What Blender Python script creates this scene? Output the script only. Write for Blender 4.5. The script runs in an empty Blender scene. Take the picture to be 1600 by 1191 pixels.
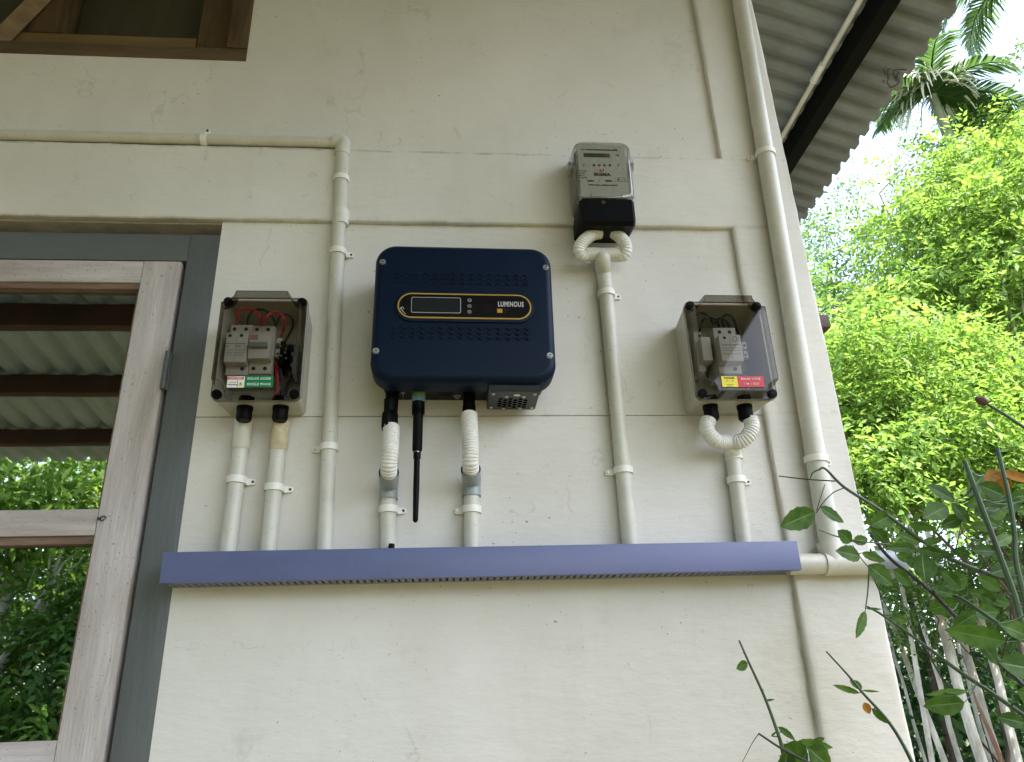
import bpy, bmesh, math, random
import numpy as np
from mathutils import Vector, Matrix
from math import pi, sin, cos, radians
random.seed(7); rng = np.random.default_rng(11)
S = bpy.context.scene; COL = S.collection

# ---------------------------------------------------------------- camera
PIT, ROL, YAW, FOC = radians(23.19), radians(-2.065), radians(-5.24), 1204.0
CAM = Vector((0, -1.2, 1.5))
_f = Vector((-sin(YAW)*cos(PIT), cos(YAW)*cos(PIT), sin(PIT)))
_r0 = Vector((cos(YAW), sin(YAW), 0)); _u0 = _r0.cross(_f)
CR = _r0*cos(ROL) + _u0*sin(ROL); CU = _u0*cos(ROL) - _r0*sin(ROL); CF = _f
cd = bpy.data.cameras.new('camera'); co = bpy.data.objects.new('camera', cd); COL.objects.link(co)
co.matrix_world = Matrix(((CR.x, CU.x, -CF.x, CAM.x), (CR.y, CU.y, -CF.y, CAM.y), (CR.z, CU.z, -CF.z, CAM.z), (0, 0, 0, 1)))
cd.sensor_width = 36; cd.lens = FOC/1600*36; cd.clip_start = .02; cd.clip_end = 600
S.camera = co
def P(px, py, Y=0.0):            # a measured point of the photograph taken to its real depth Y
    d = CF*FOC + CR*(px-800) - CU*(py-595.5)
    return CAM + d*((Y-CAM.y)/d.y)

# ---------------------------------------------------------------- world, sun, exposure
SUN_EL, SUN_AZ = radians(62), Vector((.62, -.78, 0)).normalized()
w = bpy.data.worlds.new('World'); S.world = w; w.use_nodes = True
nt = w.node_tree; bg = nt.nodes['Background']
sky = nt.nodes.new('ShaderNodeTexSky'); sky.sky_type = 'NISHITA'; sky.sun_disc = False
sky.sun_elevation = SUN_EL; sky.sun_rotation = math.atan2(SUN_AZ.x, SUN_AZ.y)
sky.dust_density = 3.0; sky.air_density = 1.0
hz = nt.nodes.new('ShaderNodeHueSaturation'); hz.inputs['Saturation'].default_value = .82   # a thin bright overcast veil
nt.links.new(sky.outputs[0], hz.inputs['Color']); nt.links.new(hz.outputs[0], bg.inputs[0]); bg.inputs[1].default_value = .15
sl = bpy.data.lights.new('sun', 'SUN'); sl.energy = 3.3; sl.angle = radians(.5); sl.color = (1, .95, .86)
so = bpy.data.objects.new('sun', sl); COL.objects.link(so)
sd = Vector((SUN_AZ.x*cos(SUN_EL), SUN_AZ.y*cos(SUN_EL), sin(SUN_EL)))
so.rotation_euler = sd.to_track_quat('Z', 'Y').to_euler(); so.location = (10, -10, 20)
S.view_settings.view_transform = 'Standard'; S.view_settings.look = 'None'
S.view_settings.exposure = 2.57; S.view_settings.gamma = 1
S.cycles.max_bounces = 12; S.cycles.diffuse_bounces = 6; S.cycles.transparent_max_bounces = 16
S.cycles.transmission_bounces = 8; S.cycles.sample_clamp_indirect = 8

# ---------------------------------------------------------------- materials
def lin(c): return tuple(((v/12.92) if v <= .04045 else ((v+.055)/1.055)**2.4) for v in c)
def mat(name, col, rough=.5, metal=0., spec=.5, noise=0., nscale=30., bump=0., bscale=120., col2=None, stretch=None, specks=0., coat=0.):
    m = bpy.data.materials.new(name); m.use_nodes = True; t = m.node_tree; b = t.nodes['Principled BSDF']
    b.inputs['Base Color'].default_value = (*col, 1); b.inputs['Roughness'].default_value = rough
    b.inputs['Metallic'].default_value = metal; b.inputs['Specular IOR Level'].default_value = spec
    if coat: b.inputs['Coat Weight'].default_value = coat; b.inputs['Coat Roughness'].default_value = .12
    tc = t.nodes.new('ShaderNodeTexCoord'); mp = t.nodes.new('ShaderNodeMapping')
    t.links.new(tc.outputs['Object'], mp.inputs[0])
    if stretch: mp.inputs['Scale'].default_value = stretch
    out = None
    if noise or col2:
        n = t.nodes.new('ShaderNodeTexNoise'); n.inputs['Scale'].default_value = nscale; n.inputs['Detail'].default_value = 6; n.inputs['Roughness'].default_value = .65
        t.links.new(mp.outputs[0], n.inputs[0])
        r = t.nodes.new('ShaderNodeValToRGB'); r.color_ramp.elements[0].position = .35; r.color_ramp.elements[1].position = .68
        c2 = col2 or tuple(v*(1-noise) for v in col)
        r.color_ramp.elements[0].color = (*c2, 1); r.color_ramp.elements[1].color = (*col, 1)
        t.links.new(n.outputs['Fac'], r.inputs[0]); out = r.outputs[0]
        rr = t.nodes.new('ShaderNodeMapRange'); rr.inputs['To Min'].default_value = max(0, rough-.08); rr.inputs['To Max'].default_value = min(1, rough+.1)
        t.links.new(n.outputs['Fac'], rr.inputs[0]); t.links.new(rr.outputs[0], b.inputs['Roughness'])
    if specks:
        v = t.nodes.new('ShaderNodeTexNoise'); v.inputs['Scale'].default_value = 220; v.inputs['Detail'].default_value = 3
        t.links.new(tc.outputs['Object'], v.inputs[0])
        r2 = t.nodes.new('ShaderNodeValToRGB'); r2.color_ramp.elements[0].position = .66; r2.color_ramp.elements[1].position = .72
        r2.color_ramp.elements[0].color = (0, 0, 0, 1); r2.color_ramp.elements[1].color = (specks,)*3+(1,)
        t.links.new(v.outputs['Fac'], r2.inputs[0])
        mx = t.nodes.new('ShaderNodeMix'); mx.data_type = 'RGBA'
        t.links.new(r2.outputs[0], mx.inputs['Factor']); mx.inputs['B'].default_value = (col[0]*.3, col[1]*.27, col[2]*.22, 1)
        if out: t.links.new(out, mx.inputs['A'])
        else: mx.inputs['A'].default_value = (*col, 1)
        out = mx.outputs['Result']
    if out: t.links.new(out, b.inputs['Base Color'])
    if bump:
        n2 = t.nodes.new('ShaderNodeTexNoise'); n2.inputs['Scale'].default_value = bscale; n2.inputs['Detail'].default_value = 5
        t.links.new(mp.outputs[0], n2.inputs[0])
        bp = t.nodes.new('ShaderNodeBump'); bp.inputs['Strength'].default_value = bump; bp.inputs['Distance'].default_value = .004
        t.links.new(n2.outputs['Fac'], bp.inputs['Height']); t.links.new(bp.outputs[0], b.inputs['Normal'])
    return m

def wall_mat():
    m = bpy.data.materials.new('cream_plaster'); m.use_nodes = True; t = m.node_tree; b = t.nodes['Principled BSDF']
    N = t.nodes.new; L = t.links.new
    b.inputs['Roughness'].default_value = .62; b.inputs['Specular IOR Level'].default_value = .3
    tc = N('ShaderNodeTexCoord'); mp = N('ShaderNodeMapping'); L(tc.outputs['Object'], mp.inputs[0])
    def noise(sc, det, coord, rough=.6):
        n = N('ShaderNodeTexNoise'); n.inputs['Scale'].default_value = sc; n.inputs['Detail'].default_value = det; n.inputs['Roughness'].default_value = rough
        L(coord, n.inputs[0]); return n.outputs['Fac']
    def ramp(fac, p0, p1, c0, c1):
        r = N('ShaderNodeValToRGB'); r.color_ramp.elements[0].position = p0; r.color_ramp.elements[1].position = p1
        r.color_ramp.elements[0].color = (*c0, 1); r.color_ramp.elements[1].color = (*c1, 1); L(fac, r.inputs[0]); return r.outputs[0]
    def mix(fac, a, bb):
        x = N('ShaderNodeMix'); x.data_type = 'RGBA'; L(fac, x.inputs['Factor']); L(a, x.inputs['A'])
        if isinstance(bb, tuple): x.inputs['B'].default_value = (*bb, 1)
        else: L(bb, x.inputs['B'])
        return x.outputs['Result']
    c = ramp(noise(3.2, 5, mp.outputs[0]), .3, .7, (.612, .592, .538), (.715, .694, .650))
    mp2 = N('ShaderNodeMapping'); mp2.inputs['Scale'].default_value = (14, 14, 2.2); L(tc.outputs['Object'], mp2.inputs[0])
    c = mix(ramp(noise(1.6, 4, mp2.outputs[0]), .52, .8, (0, 0, 0), (.22,)*3), c, (.535, .515, .455))
    # grey scuffs and smears
    c = mix(ramp(noise(9, 9, mp.outputs[0], .8), .57, .72, (0, 0, 0), (.34,)*3), c, (.42, .39, .34))
    c = mix(ramp(noise(1.3, 3, mp.outputs[0]), .42, .62, (0, 0, 0), (.18,)*3), c, (.58, .55, .50))
    # dark mildew specks, clustered
    sp = ramp(noise(150, 2, mp.outputs[0]), .70, .745, (0, 0, 0), (1, 1, 1))
    cl = ramp(noise(5, 3, mp.outputs[0]), .45, .62, (0, 0, 0), (.9,)*3)
    mm = N('ShaderNodeMath'); mm.operation = 'MULTIPLY'; L(sp, mm.inputs[0]); L(cl, mm.inputs[1])
    c = mix(mm.outputs[0], c, (.13, .12, .10))
    # a few hairline cracks
    nd = N('ShaderNodeTexNoise'); nd.inputs['Scale'].default_value = 7; nd.inputs['Detail'].default_value = 5; L(mp.outputs[0], nd.inputs[0])
    va = N('ShaderNodeVectorMath'); va.operation = 'MULTIPLY_ADD'; L(nd.outputs['Color'], va.inputs[0]); va.inputs[1].default_value = (.22,)*3; L(mp.outputs[0], va.inputs[2])
    vo = N('ShaderNodeTexVoronoi'); vo.feature = 'DISTANCE_TO_EDGE'; vo.inputs['Scale'].default_value = 2.1; L(va.outputs[0], vo.inputs[0])
    ck = ramp(vo.outputs['Distance'], .0, .0045, (1, 1, 1), (0, 0, 0)); cm = ramp(noise(3.1, 2, mp2.outputs[0]), .50, .60, (0, 0, 0), (.26,)*3)
    m3 = N('ShaderNodeMath'); m3.operation = 'MULTIPLY'; L(ck, m3.inputs[0]); L(cm, m3.inputs[1]); c = mix(m3.outputs[0], c, (.25, .23, .19))
    # brown dirt lodged along the plaster steps, plus a painted ledge shadow: narrow broken lines
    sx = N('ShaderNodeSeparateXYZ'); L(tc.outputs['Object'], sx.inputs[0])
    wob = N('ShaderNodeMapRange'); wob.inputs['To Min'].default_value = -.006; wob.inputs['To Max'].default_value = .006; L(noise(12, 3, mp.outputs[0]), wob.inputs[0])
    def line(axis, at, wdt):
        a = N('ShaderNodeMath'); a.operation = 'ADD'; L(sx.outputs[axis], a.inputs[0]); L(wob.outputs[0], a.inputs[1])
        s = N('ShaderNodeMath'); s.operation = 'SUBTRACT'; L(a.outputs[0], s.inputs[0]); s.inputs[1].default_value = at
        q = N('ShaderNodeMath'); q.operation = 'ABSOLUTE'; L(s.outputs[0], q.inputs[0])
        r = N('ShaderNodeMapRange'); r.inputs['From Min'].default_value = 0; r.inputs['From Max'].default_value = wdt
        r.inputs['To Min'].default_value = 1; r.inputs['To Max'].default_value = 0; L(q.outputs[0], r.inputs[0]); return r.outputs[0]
    lo = N('ShaderNodeMapRange'); lo.inputs['From Min'].default_value = 2.33; lo.inputs['From Max'].default_value = 1.6
    L(sx.outputs[2], lo.inputs[0])
    l1 = N('ShaderNodeMath'); l1.operation = 'MULTIPLY'; L(line(0, .5425, .004), l1.inputs[0]); L(lo.outputs[0], l1.inputs[1])
    l2 = N('ShaderNodeMath'); l2.operation = 'MULTIPLY'; L(l1.outputs[0], l2.inputs[0]); L(ramp(noise(30, 5, mp.outputs[0]), .3, .55, (.15,)*3, (1, 1, 1)), l2.inputs[1])
    c = mix(l2.outputs[0], c, (.45, .39, .31))
    for zl, wd in ((2.337, .008), (2.499, .0055), (2.499, .0055), (2.499, .0055), (1.9575, .004)):  # the repeated height paints the ledge's thin shadow along the band's top edge
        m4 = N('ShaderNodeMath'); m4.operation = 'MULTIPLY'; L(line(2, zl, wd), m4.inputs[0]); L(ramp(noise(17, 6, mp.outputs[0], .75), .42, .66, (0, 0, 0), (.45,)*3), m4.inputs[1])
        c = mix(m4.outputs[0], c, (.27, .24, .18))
    L(c, b.inputs['Base Color'])
    bp = N('ShaderNodeBump'); bp.inputs['Strength'].default_value = .38; bp.inputs['Distance'].default_value = .004
    mp3 = N('ShaderNodeMapping'); mp3.inputs['Scale'].default_value = (1, 1, 2.6); L(tc.outputs['Object'], mp3.inputs[0])
    L(noise(26, 8, mp3.outputs[0], .55), bp.inputs['Height'])
    bp2 = N('ShaderNodeBump'); bp2.inputs['Strength'].default_value = .3; bp2.inputs['Distance'].default_value = .02
    L(noise(4, 3, mp.outputs[0]), bp2.inputs['Height']); L(bp2.outputs[0], bp.inputs['Normal'])
    L(bp.outputs[0], b.inputs['Normal'])
    return m

def leaf_mat(name, c1, c2, trans=.45, rough=.5, spec=.22, mottle=False):
    m = bpy.data.materials.new(name); m.use_nodes = True; t = m.node_tree; N = t.nodes.new; L = t.links.new
    b = t.nodes['Principled BSDF']; out = t.nodes['Material Output']
    geo = N('ShaderNodeNewGeometry'); r = N('ShaderNodeValToRGB')
    r.color_ramp.elements[0].color = (*c1, 1); r.color_ramp.elements[1].color = (*c2, 1)
    L(geo.outputs['Random Per Island'], r.inputs[0]); L(r.outputs[0], b.inputs['Base Color'])
    b.inputs['Roughness'].default_value = rough; b.inputs['Specular IOR Level'].default_value = spec
    src = r.outputs[0]
    if mottle:
        tcn = N('ShaderNodeTexCoord'); nn = N('ShaderNodeTexNoise'); nn.inputs['Scale'].default_value = 70; nn.inputs['Detail'].default_value = 5; L(tcn.outputs['Object'], nn.inputs[0])
        r3 = N('ShaderNodeValToRGB'); r3.color_ramp.elements[0].position = .35; r3.color_ramp.elements[1].position = .7; r3.color_ramp.elements[0].color = (.62, .66, .55, 1); r3.color_ramp.elements[1].color = (1.25, 1.15, 1.1, 1)
        L(nn.outputs[0], r3.inputs[0]); mm_ = N('ShaderNodeMix'); mm_.data_type = 'RGBA'; mm_.blend_type = 'MULTIPLY'; mm_.inputs['Factor'].default_value = 1
        L(src, mm_.inputs['A']); L(r3.outputs[0], mm_.inputs['B']); src = mm_.outputs['Result']; L(src, b.inputs['Base Color'])
        bb = N('ShaderNodeBump'); bb.inputs['Strength'].default_value = .5; bb.inputs['Distance'].default_value = .0015; n4 = N('ShaderNodeTexNoise'); n4.inputs['Scale'].default_value = 160; L(tcn.outputs['Object'], n4.inputs[0]); L(n4.outputs[0], bb.inputs['Height']); L(bb.outputs[0], b.inputs['Normal'])
    tr = N('ShaderNodeBsdfTranslucent')
    hs = N('ShaderNodeHueSaturation'); hs.inputs['Saturation'].default_value = 1.06; hs.inputs['Value'].default_value = 1.5; hs.inputs['Hue'].default_value = .487
    L(src, hs.inputs['Color']); L(hs.outputs[0], tr.inputs[0])
    mx = N('ShaderNodeMixShader'); mx.inputs[0].default_value = trans
    L(b.outputs[0], mx.inputs[1]); L(tr.outputs[0], mx.inputs[2]); L(mx.outputs[0], out.inputs[0])
    return m

def clear_mat(name, tint, edge, refl=1.0, rough=.03):
    m = bpy.data.materials.new(name); m.use_nodes = True; t = m.node_tree; N = t.nodes.new; L = t.links.new
    out = t.nodes['Material Output']; t.nodes.remove(t.nodes['Principled BSDF'])
    tr = N('ShaderNodeBsdfTransparent'); lw = N('ShaderNodeLayerWeight'); lw.inputs[0].default_value = .5
    r = N('ShaderNodeValToRGB'); r.color_ramp.elements[0].color = (*tint, 1); r.color_ramp.elements[0].position = .45
    r.color_ramp.elements[1].color = (*[v*edge for v in tint], 1)
    L(lw.outputs['Facing'], r.inputs[0]); L(r.outputs[0], tr.inputs[0])
    gl = N('ShaderNodeBsdfGlossy'); gl.inputs['Roughness'].default_value = rough
    pw = N('ShaderNodeMath'); pw.operation = 'POWER'; L(lw.outputs['Facing'], pw.inputs[0]); pw.inputs[1].default_value = 5
    mr = N('ShaderNodeMapRange'); mr.inputs['To Min'].default_value = .04*refl; mr.inputs['To Max'].default_value = .6*refl; L(pw.outputs[0], mr.inputs[0])
    mx = N('ShaderNodeMixShader'); L(mr.outputs[0], mx.inputs[0]); L(tr.outputs[0], mx.inputs[1]); L(gl.outputs[0], mx.inputs[2]); L(mx.outputs[0], out.inputs[0])
    return m

M = {}
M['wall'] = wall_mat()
M['pvc'] = mat('ivory_pvc', (.62, .605, .525), .38, noise=.16, nscale=14, specks=.5, bump=.05)
M['pvc_white'] = mat('white_pvc', (.74, .73, .66), .35, noise=.1, nscale=20)
M['pvc_dirty'] = mat('yellowed_pvc', (.62, .56, .38), .5, col2=(.45, .38, .24), nscale=60)
M['flex'] = mat('white_corrugated_plastic', (.74, .73, .68), .45, noise=.12, nscale=40)
M['grey_pvc'] = mat('grey_pvc', (.29, .33, .33), .35, noise=.12, nscale=25)
M['blue_pvc'] = mat('bluegrey_pvc', (.23, .255, .30), .35, noise=.1, nscale=25)
M['clip'] = mat('clip_plastic', (.76, .75, .68), .35)
M['screw'] = mat('zinc_screw', (.55, .55, .52), .35, metal=.9, noise=.4, nscale=300)
M['screw_dark'] = mat('dark_screw', (.06, .06, .06), .5, metal=.5)
M['trunk'] = mat('violet_blue_pvc', (.128, .142, .285), .40, nscale=4.5, col2=(.100, .122, .245), stretch=(1, 1, 2.5), specks=.2)
M['navy'] = mat('navy_paint', (.0011, .0080, .0260), .45, noise=.1, nscale=8, bump=.03, bscale=900, spec=.16)
M['navy_side'] = mat('navy_casting', (.004, .007, .012), .5, spec=.25, noise=.15, nscale=60)
M['fan'] = mat('dark_grey_metal', (.030, .037, .042), .42, metal=.3, noise=.2, nscale=90)
M['black'] = mat('black_plastic', (.0018, .0019, .0020), .45, spec=.10, noise=.2, nscale=60)
M['blackgloss'] = mat('black_gloss_label', (.003, .003, .004), .2)
M['gold'] = mat('gold_print', (.42, .26, .035), .4)
M['lcd'] = mat('dark_display', (.013, .017, .018), .15)
M['silverprint'] = mat('silver_print', (.42, .42, .43), .4)
M['greyprint'] = mat('dim_grey_print', (.10, .10, .10), .4)
M['orangeprint'] = mat('orange_print', (.45, .23, .02), .4)
M['green_ring'] = mat('green_plastic', (.16, .27, .03), .4)
M['teal_ring'] = mat('blue_plastic', (.12, .24, .30), .4)
M['box'] = mat('cream_box_plastic', (.52, .50, .42), .45, noise=.1, nscale=20)
M['smoke'] = clear_mat('smoky_clear_plastic', (.56, .54, .50), .80, .75)
M['clear'] = clear_mat('clear_plastic', (.90, .90, .86), .55, 2.6)
M['breaker'] = mat('pale_breaker_plastic', (.66, .66, .64), .5, noise=.06, nscale=60)
M['toggle'] = mat('grey_toggle', (.25, .29, .30), .4)
M['pink'] = mat('pink_print', (.50, .22, .24), .5)
M['red_wire'] = mat('red_cable', (.50, .015, .015), .4)
M['black_wire'] = mat('black_cable', (.012, .010, .009), .4)
M['blue_wire'] = mat('blue_cable', (.02, .03, .12), .4)
M['hole'] = mat('screw_recess', (.04, .035, .03), .6)
M['green'] = mat('green_sticker', (.0, .17, .048), .45)
M['red'] = mat('red_sticker', (.55, .01, .02), .45)
M['yellow'] = mat('yellow_sticker', (.75, .62, .01), .45)
M['white'] = mat('white_print', (.75, .75, .73), .45)
M['ink'] = mat('black_ink', (.02, .02, .02), .5)
M['plate'] = mat('grey_meter_plate', (.36, .37, .33), .5, noise=.05, nscale=30)
M['frame'] = mat('grey_frame_paint', (.118, .130, .130), .42, noise=.22, nscale=6, bump=.25, bscale=40, stretch=(3, 3, .5), specks=.15)
M['frame_h'] = mat('grey_frame_paint_across', (.118, .130, .130), .42, noise=.22, nscale=6, bump=.25, bscale=40, stretch=(.5, 3, 3), specks=.15)
M['sash'] = mat('worn_white_paint', (.56, .52, .51), .6, col2=(.38, .33, .31), nscale=7, bump=.35, bscale=45, stretch=(5, 5, .6), specks=.75)
M['sash_h'] = mat('worn_white_paint_across', (.56, .52, .51), .6, col2=(.34, .29, .27), nscale=7, bump=.4, bscale=45, stretch=(.5, 5, 5), specks=.8)
M['putty'] = mat('bare_brown_bead', (.24, .16, .12), .7, col2=(.12, .07, .045), nscale=16, bump=.4, stretch=(.6, 4, 4))
M['wood'] = mat('brown_window_wood', (.125, .080, .035), .55, col2=(.05, .028, .012), nscale=9, bump=.3, bscale=40, stretch=(.6, 5, 5))
M['wood_v'] = mat('brown_window_wood_upright', (.125, .080, .035), .55, col2=(.05, .028, .012), nscale=9, bump=.3, bscale=40, stretch=(5, 5, .6))
M['wood_light'] = mat('honey_window_wood', (.22, .145, .05), .5, col2=(.13, .08, .028), nscale=9, bump=.2, stretch=(.6, 5, 5))
M['curtain'] = mat('olive_curtain', (.06, .055, .03), .8, noise=.3, nscale=4, stretch=(6, 6, .5))
M['sheet'] = mat('corrugated_sheet_underside', (.225, .24, .222), .6, col2=(.13, .14, .128), nscale=3.5, bump=.2, bscale=60, specks=.25)
M['porch_sheet'] = mat('porch_sheet_underside', (.38, .45, .49), .5, noise=.25, nscale=2.5)
M['steel'] = mat('black_painted_steel', (.0022, .0024, .0026), .6, noise=.3, nscale=30, spec=.12)
M['purlin'] = mat('dark_red_brown_timber', (.09, .035, .02), .6, noise=.5, nscale=5)
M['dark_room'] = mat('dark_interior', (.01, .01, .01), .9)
M['bark_pale'] = mat('pale_bark', (.72, .69, .62), .85, col2=(.30, .27, .21), nscale=3.5, bump=.6, bscale=20, stretch=(2, 2, .7))
M['bark_dark'] = mat('brown_bark', (.11, .075, .05), .9, col2=(.05, .035, .025), nscale=5, bump=.8, bscale=20)
M['palm_shaft'] = mat('grey_green_palm_trunk', (.20, .24, .13), .6, col2=(.13, .15, .09), nscale=4, stretch=(1, 1, 3))
M['ground'] = mat('earth_and_grass', (.036, .037, .006), .95, col2=(.05, .040, .018), nscale=1.5, bump=.8, bscale=15)
M['concrete'] = mat('porch_concrete', (.085, .070, .010), .85, noise=.25, nscale=3, bump=.3)
M['cane'] = mat('green_cane', (.045, .10, .022), .45, col2=(.03, .05, .02), nscale=30)
M['cane_dark'] = mat('dark_cane', (.022, .028, .018), .5, col2=(.04, .03, .02), nscale=30)
M['rose_leaf'] = leaf_mat('rose_leaf', (.042, .108, .016), (.080, .175, .028), .5, .5, .3, True)
M['orange_leaf'] = leaf_mat('withered_leaf', (.30, .15, .03), (.36, .19, .04), .4, .6, .15, True)
M['lime'] = leaf_mat('lime_leaf', (.074, .165, .026), (.208, .320, .070), .5)
M['mid'] = leaf_mat('mid_green_leaf', (.050, .115, .026), (.135, .228, .055), .45)
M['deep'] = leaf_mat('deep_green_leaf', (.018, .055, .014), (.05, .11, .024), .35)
M['frond'] = leaf_mat('palm_leaflet', (.035, .085, .025), (.085, .15, .04), .35)
M['pale_frond'] = leaf_mat('bleached_leaflet', (.50, .50, .42), (.72, .70, .60), .3)

# ---------------------------------------------------------------- object helpers
def root_loc(o):
    v = Vector((0, 0, 0))
    while o is not None: v += Vector(o.location); o = o.parent
    return v
def obj(name, bm, m, parent=None, smooth=35, loc=None, label=None):
    me = bpy.data.meshes.new(name)
    if isinstance(bm, bmesh.types.BMesh):
        bmesh.ops.recalc_face_normals(bm, faces=bm.faces[:]); bm.to_mesh(me); bm.free()
    else: me = bm; me.name = name
    base = root_loc(parent) if parent else Vector(loc or (0, 0, 0))
    me.transform(Matrix.Translation(-base))
    if smooth and len(me.polygons):
        me.shade_smooth(); me.set_sharp_from_angle(angle=radians(smooth))
    for mm in (m if isinstance(m, (list, tuple)) else [m]): me.materials.append(mm)
    o = bpy.data.objects.new(name, me); COL.objects.link(o)
    if parent: o.parent = parent
    else: o.location = base
    if label: o['label'] = label
    return o
def obj_each(name, bm, m, parent, tol=.004, **kw):
    """every separate piece of bm (pieces closer than tol count as one) becomes an object of its own"""
    bm.verts.ensure_lookup_table(); seen = {}; isl = []
    for v in bm.verts:
        if v in seen: continue
        st = [v]; seen[v] = 1; cur = []
        while st:
            a = st.pop(); cur.append(a)
            for e in a.link_edges:
                b = e.other_vert(a)
                if b not in seen: seen[b] = 1; st.append(b)
        isl.append((sum((q.co for q in cur), Vector())/len(cur), cur))
    groups = []
    for c, vs in isl:
        for g in groups:
            if (g[0]-c).length < tol: g[1].append(vs); break
        else: groups.append((c, [vs]))
    out = []
    for c, lst in groups:
        nb = bmesh.new(); mp = {}
        for vs in lst:
            for v in vs: mp[v] = nb.verts.new(v.co)
        for f in bm.faces:
            if f.verts[0] in mp: nb.faces.new([mp[v] for v in f.verts])
        out.append(obj(name, nb, m, parent, **kw))
    bm.free(); return out
def tag(o, label, cat, group=None, kind=None):
    if label: o['label'] = label
    if cat: o['category'] = cat
    if group: o['group'] = group
    if kind: o['kind'] = kind
    return o
def thing(name, label, cat, loc, group=None):
    o = bpy.data.objects.new(name, None); COL.objects.link(o); o.location = loc; o.empty_display_size = .05
    return tag(o, label, cat, group)
def BM(): return bmesh.new()
def box(bm, x0, x1, y0, y1, z0, z1, bev=0., seg=2, mi=0):
    vs = [bm.verts.new((x, y, z)) for x in (x0, x1) for y in (y0, y1) for z in (z0, z1)]
    fs = [bm.faces.new([vs[i] for i in q]) for q in ((0, 1, 3, 2), (4, 6, 7, 5), (0, 4, 5, 1), (2, 3, 7, 6), (0, 2, 6, 4), (1, 5, 7, 3))]
    for f in fs: f.material_index = mi
    if bev:
        es = list({e for f in fs for e in f.edges})
        bmesh.ops.bevel(bm, geom=es, offset=bev, segments=seg, profile=.6, affect='EDGES')
    return bm
def loft(bm, rings, cap0=True, cap1=True, mi=0):
    vr = [[bm.verts.new(p) for p in r] for r in rings]
    n = len(vr[0])
    for a, b in zip(vr, vr[1:]):
        for i in range(n):
            f = bm.faces.new((a[i], a[(i+1) % n], b[(i+1) % n], b[i])); f.material_index = mi
    if cap0: bm.faces.new(vr[0][::-1]).material_index = mi
    if cap1: bm.faces.new(vr[-1]).material_index = mi
    return bm
def rr(cx, cz, wd, h, r, y, n=6, notch=False):
    pts = []
    for k, (sx, sz) in enumerate(((1, 1), (-1, 1), (-1, -1), (1, -1))):
        for i in range(n+1):
            a = pi/2*k + pi/2*i/n
            if notch:   # corner bitten out round the screw post
                b = pi/2*k + pi/2*(1-i/n) + pi
                pts.append((cx+sx*wd/2 + r*cos(b), y, cz+sz*h/2 + r*sin(b)))
            else:
                pts.append((cx+sx*(wd/2-r)+r*cos(a), y, cz+sz*(h/2-r)+r*sin(a)))
    return pts
def disc(bm, c, r, axis='Y', d=.002, n=16, mi=0, r2=None):
    c = Vector(c); r2 = r if r2 is None else r2; R = []
    for k, rad in ((0, r), (1, r2)):
        ring = []
        for i in range(n):
            a = 2*pi*i/n; u, v = cos(a)*rad, sin(a)*rad
            off = {'Y': Vector((u, -d*k, v)), 'Z': Vector((u, v, -d*k)), 'X': Vector((d*k, u, v))}[axis]
            ring.append(c+off)
        R.append(ring)
    return loft(bm, R, mi=mi)
def tube(bm, pts, rad, n=14, cap=True, mi=0, flat=1.0):
    pts = [Vector(p) for p in pts]; rings = []
    t0 = (pts[1]-pts[0]).normalized(); ref = Vector((0, 0, 1)) if abs(t0.z) < .9 else Vector((0, 1, 0))
    u = t0.cross(ref).normalized()
    for i, p in enumerate(pts):
        t = (pts[min(i+1, len(pts)-1)]-pts[max(i-1, 0)]).normalized()
        u = (u - t*u.dot(t)).normalized(); v = t.cross(u)
        r = rad[i] if isinstance(rad, (list, tuple)) else rad
        rings.append([p + (u*cos(2*pi*k/n) + v*sin(2*pi*k/n)*flat)*r for k in range(n)])
    return loft(bm, rings, cap, cap, mi)
def spline(ctrl, n=12):
    c = [Vector(p) for p in ctrl]; c = [c[0]*2-c[1]] + c + [c[-1]*2-c[-2]]; out = []
    for i in range(1, len(c)-2):
        for k in range(n):
            t = k/n; a, b, d, e = c[i-1], c[i], c[i+1], c[i+2]
            out.append(.5*((2*b)+(d-a)*t+(2*a-5*b+4*d-e)*t*t+(-a+3*b-3*d+e)*t**3))
    out.append(c[-2]); return out
def corr_tube(bm, ctrl, r, pitch=.0042, amp=.0005, n=18):
    p = spline(ctrl, 60); L = [0]
    for a, b in zip(p, p[1:]): L.append(L[-1]+(b-a).length)
    step = pitch/6; pts = []; rad = []; j = 0; m = int(L[-1]/step)
    for i in range(m+1):
        s = i*step
        while j < len(L)-2 and L[j+1] < s: j += 1
        f = (s-L[j])/max(1e-9, L[j+1]-L[j]); pts.append(p[j].lerp(p[j+1], min(1, f))); rad.append(r + amp*(1, 1, .4, -1.3, -1.3, .4)[i % 6])
    return tube(bm, pts, rad, n)
def text_mesh(s, size, origin, xs=1., bold=0., align='CENTER', shear=0., depth=.0003, sp=1.):
    cu = bpy.data.curves.new('txt', 'FONT'); cu.body = s; cu.size = size; cu.align_x = align; cu.align_y = 'CENTER'
    cu.offset = bold; cu.extrude = depth; cu.resolution_u = 3; cu.space_character = sp; cu.shear = shear
    ob = bpy.data.objects.new('txt', cu); COL.objects.link(ob)
    me = bpy.data.meshes.new_from_object(ob.evaluated_get(bpy.context.evaluated_depsgraph_get()))
    bpy.data.objects.remove(ob); bpy.data.curves.remove(cu)
    ox, oy, oz = origin
    me.transform(Matrix(((xs, 0, 0, ox), (0, 0, -1, oy), (0, 1, 0, oz), (0, 0, 0, 1))))
    return me
def join_text(items):            # several strings of one print run become one mesh
    bm = BM()
    for it in items:
        me = text_mesh(**it); bm.from_mesh(me); bpy.data.meshes.remove(me)
    return bm

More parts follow.
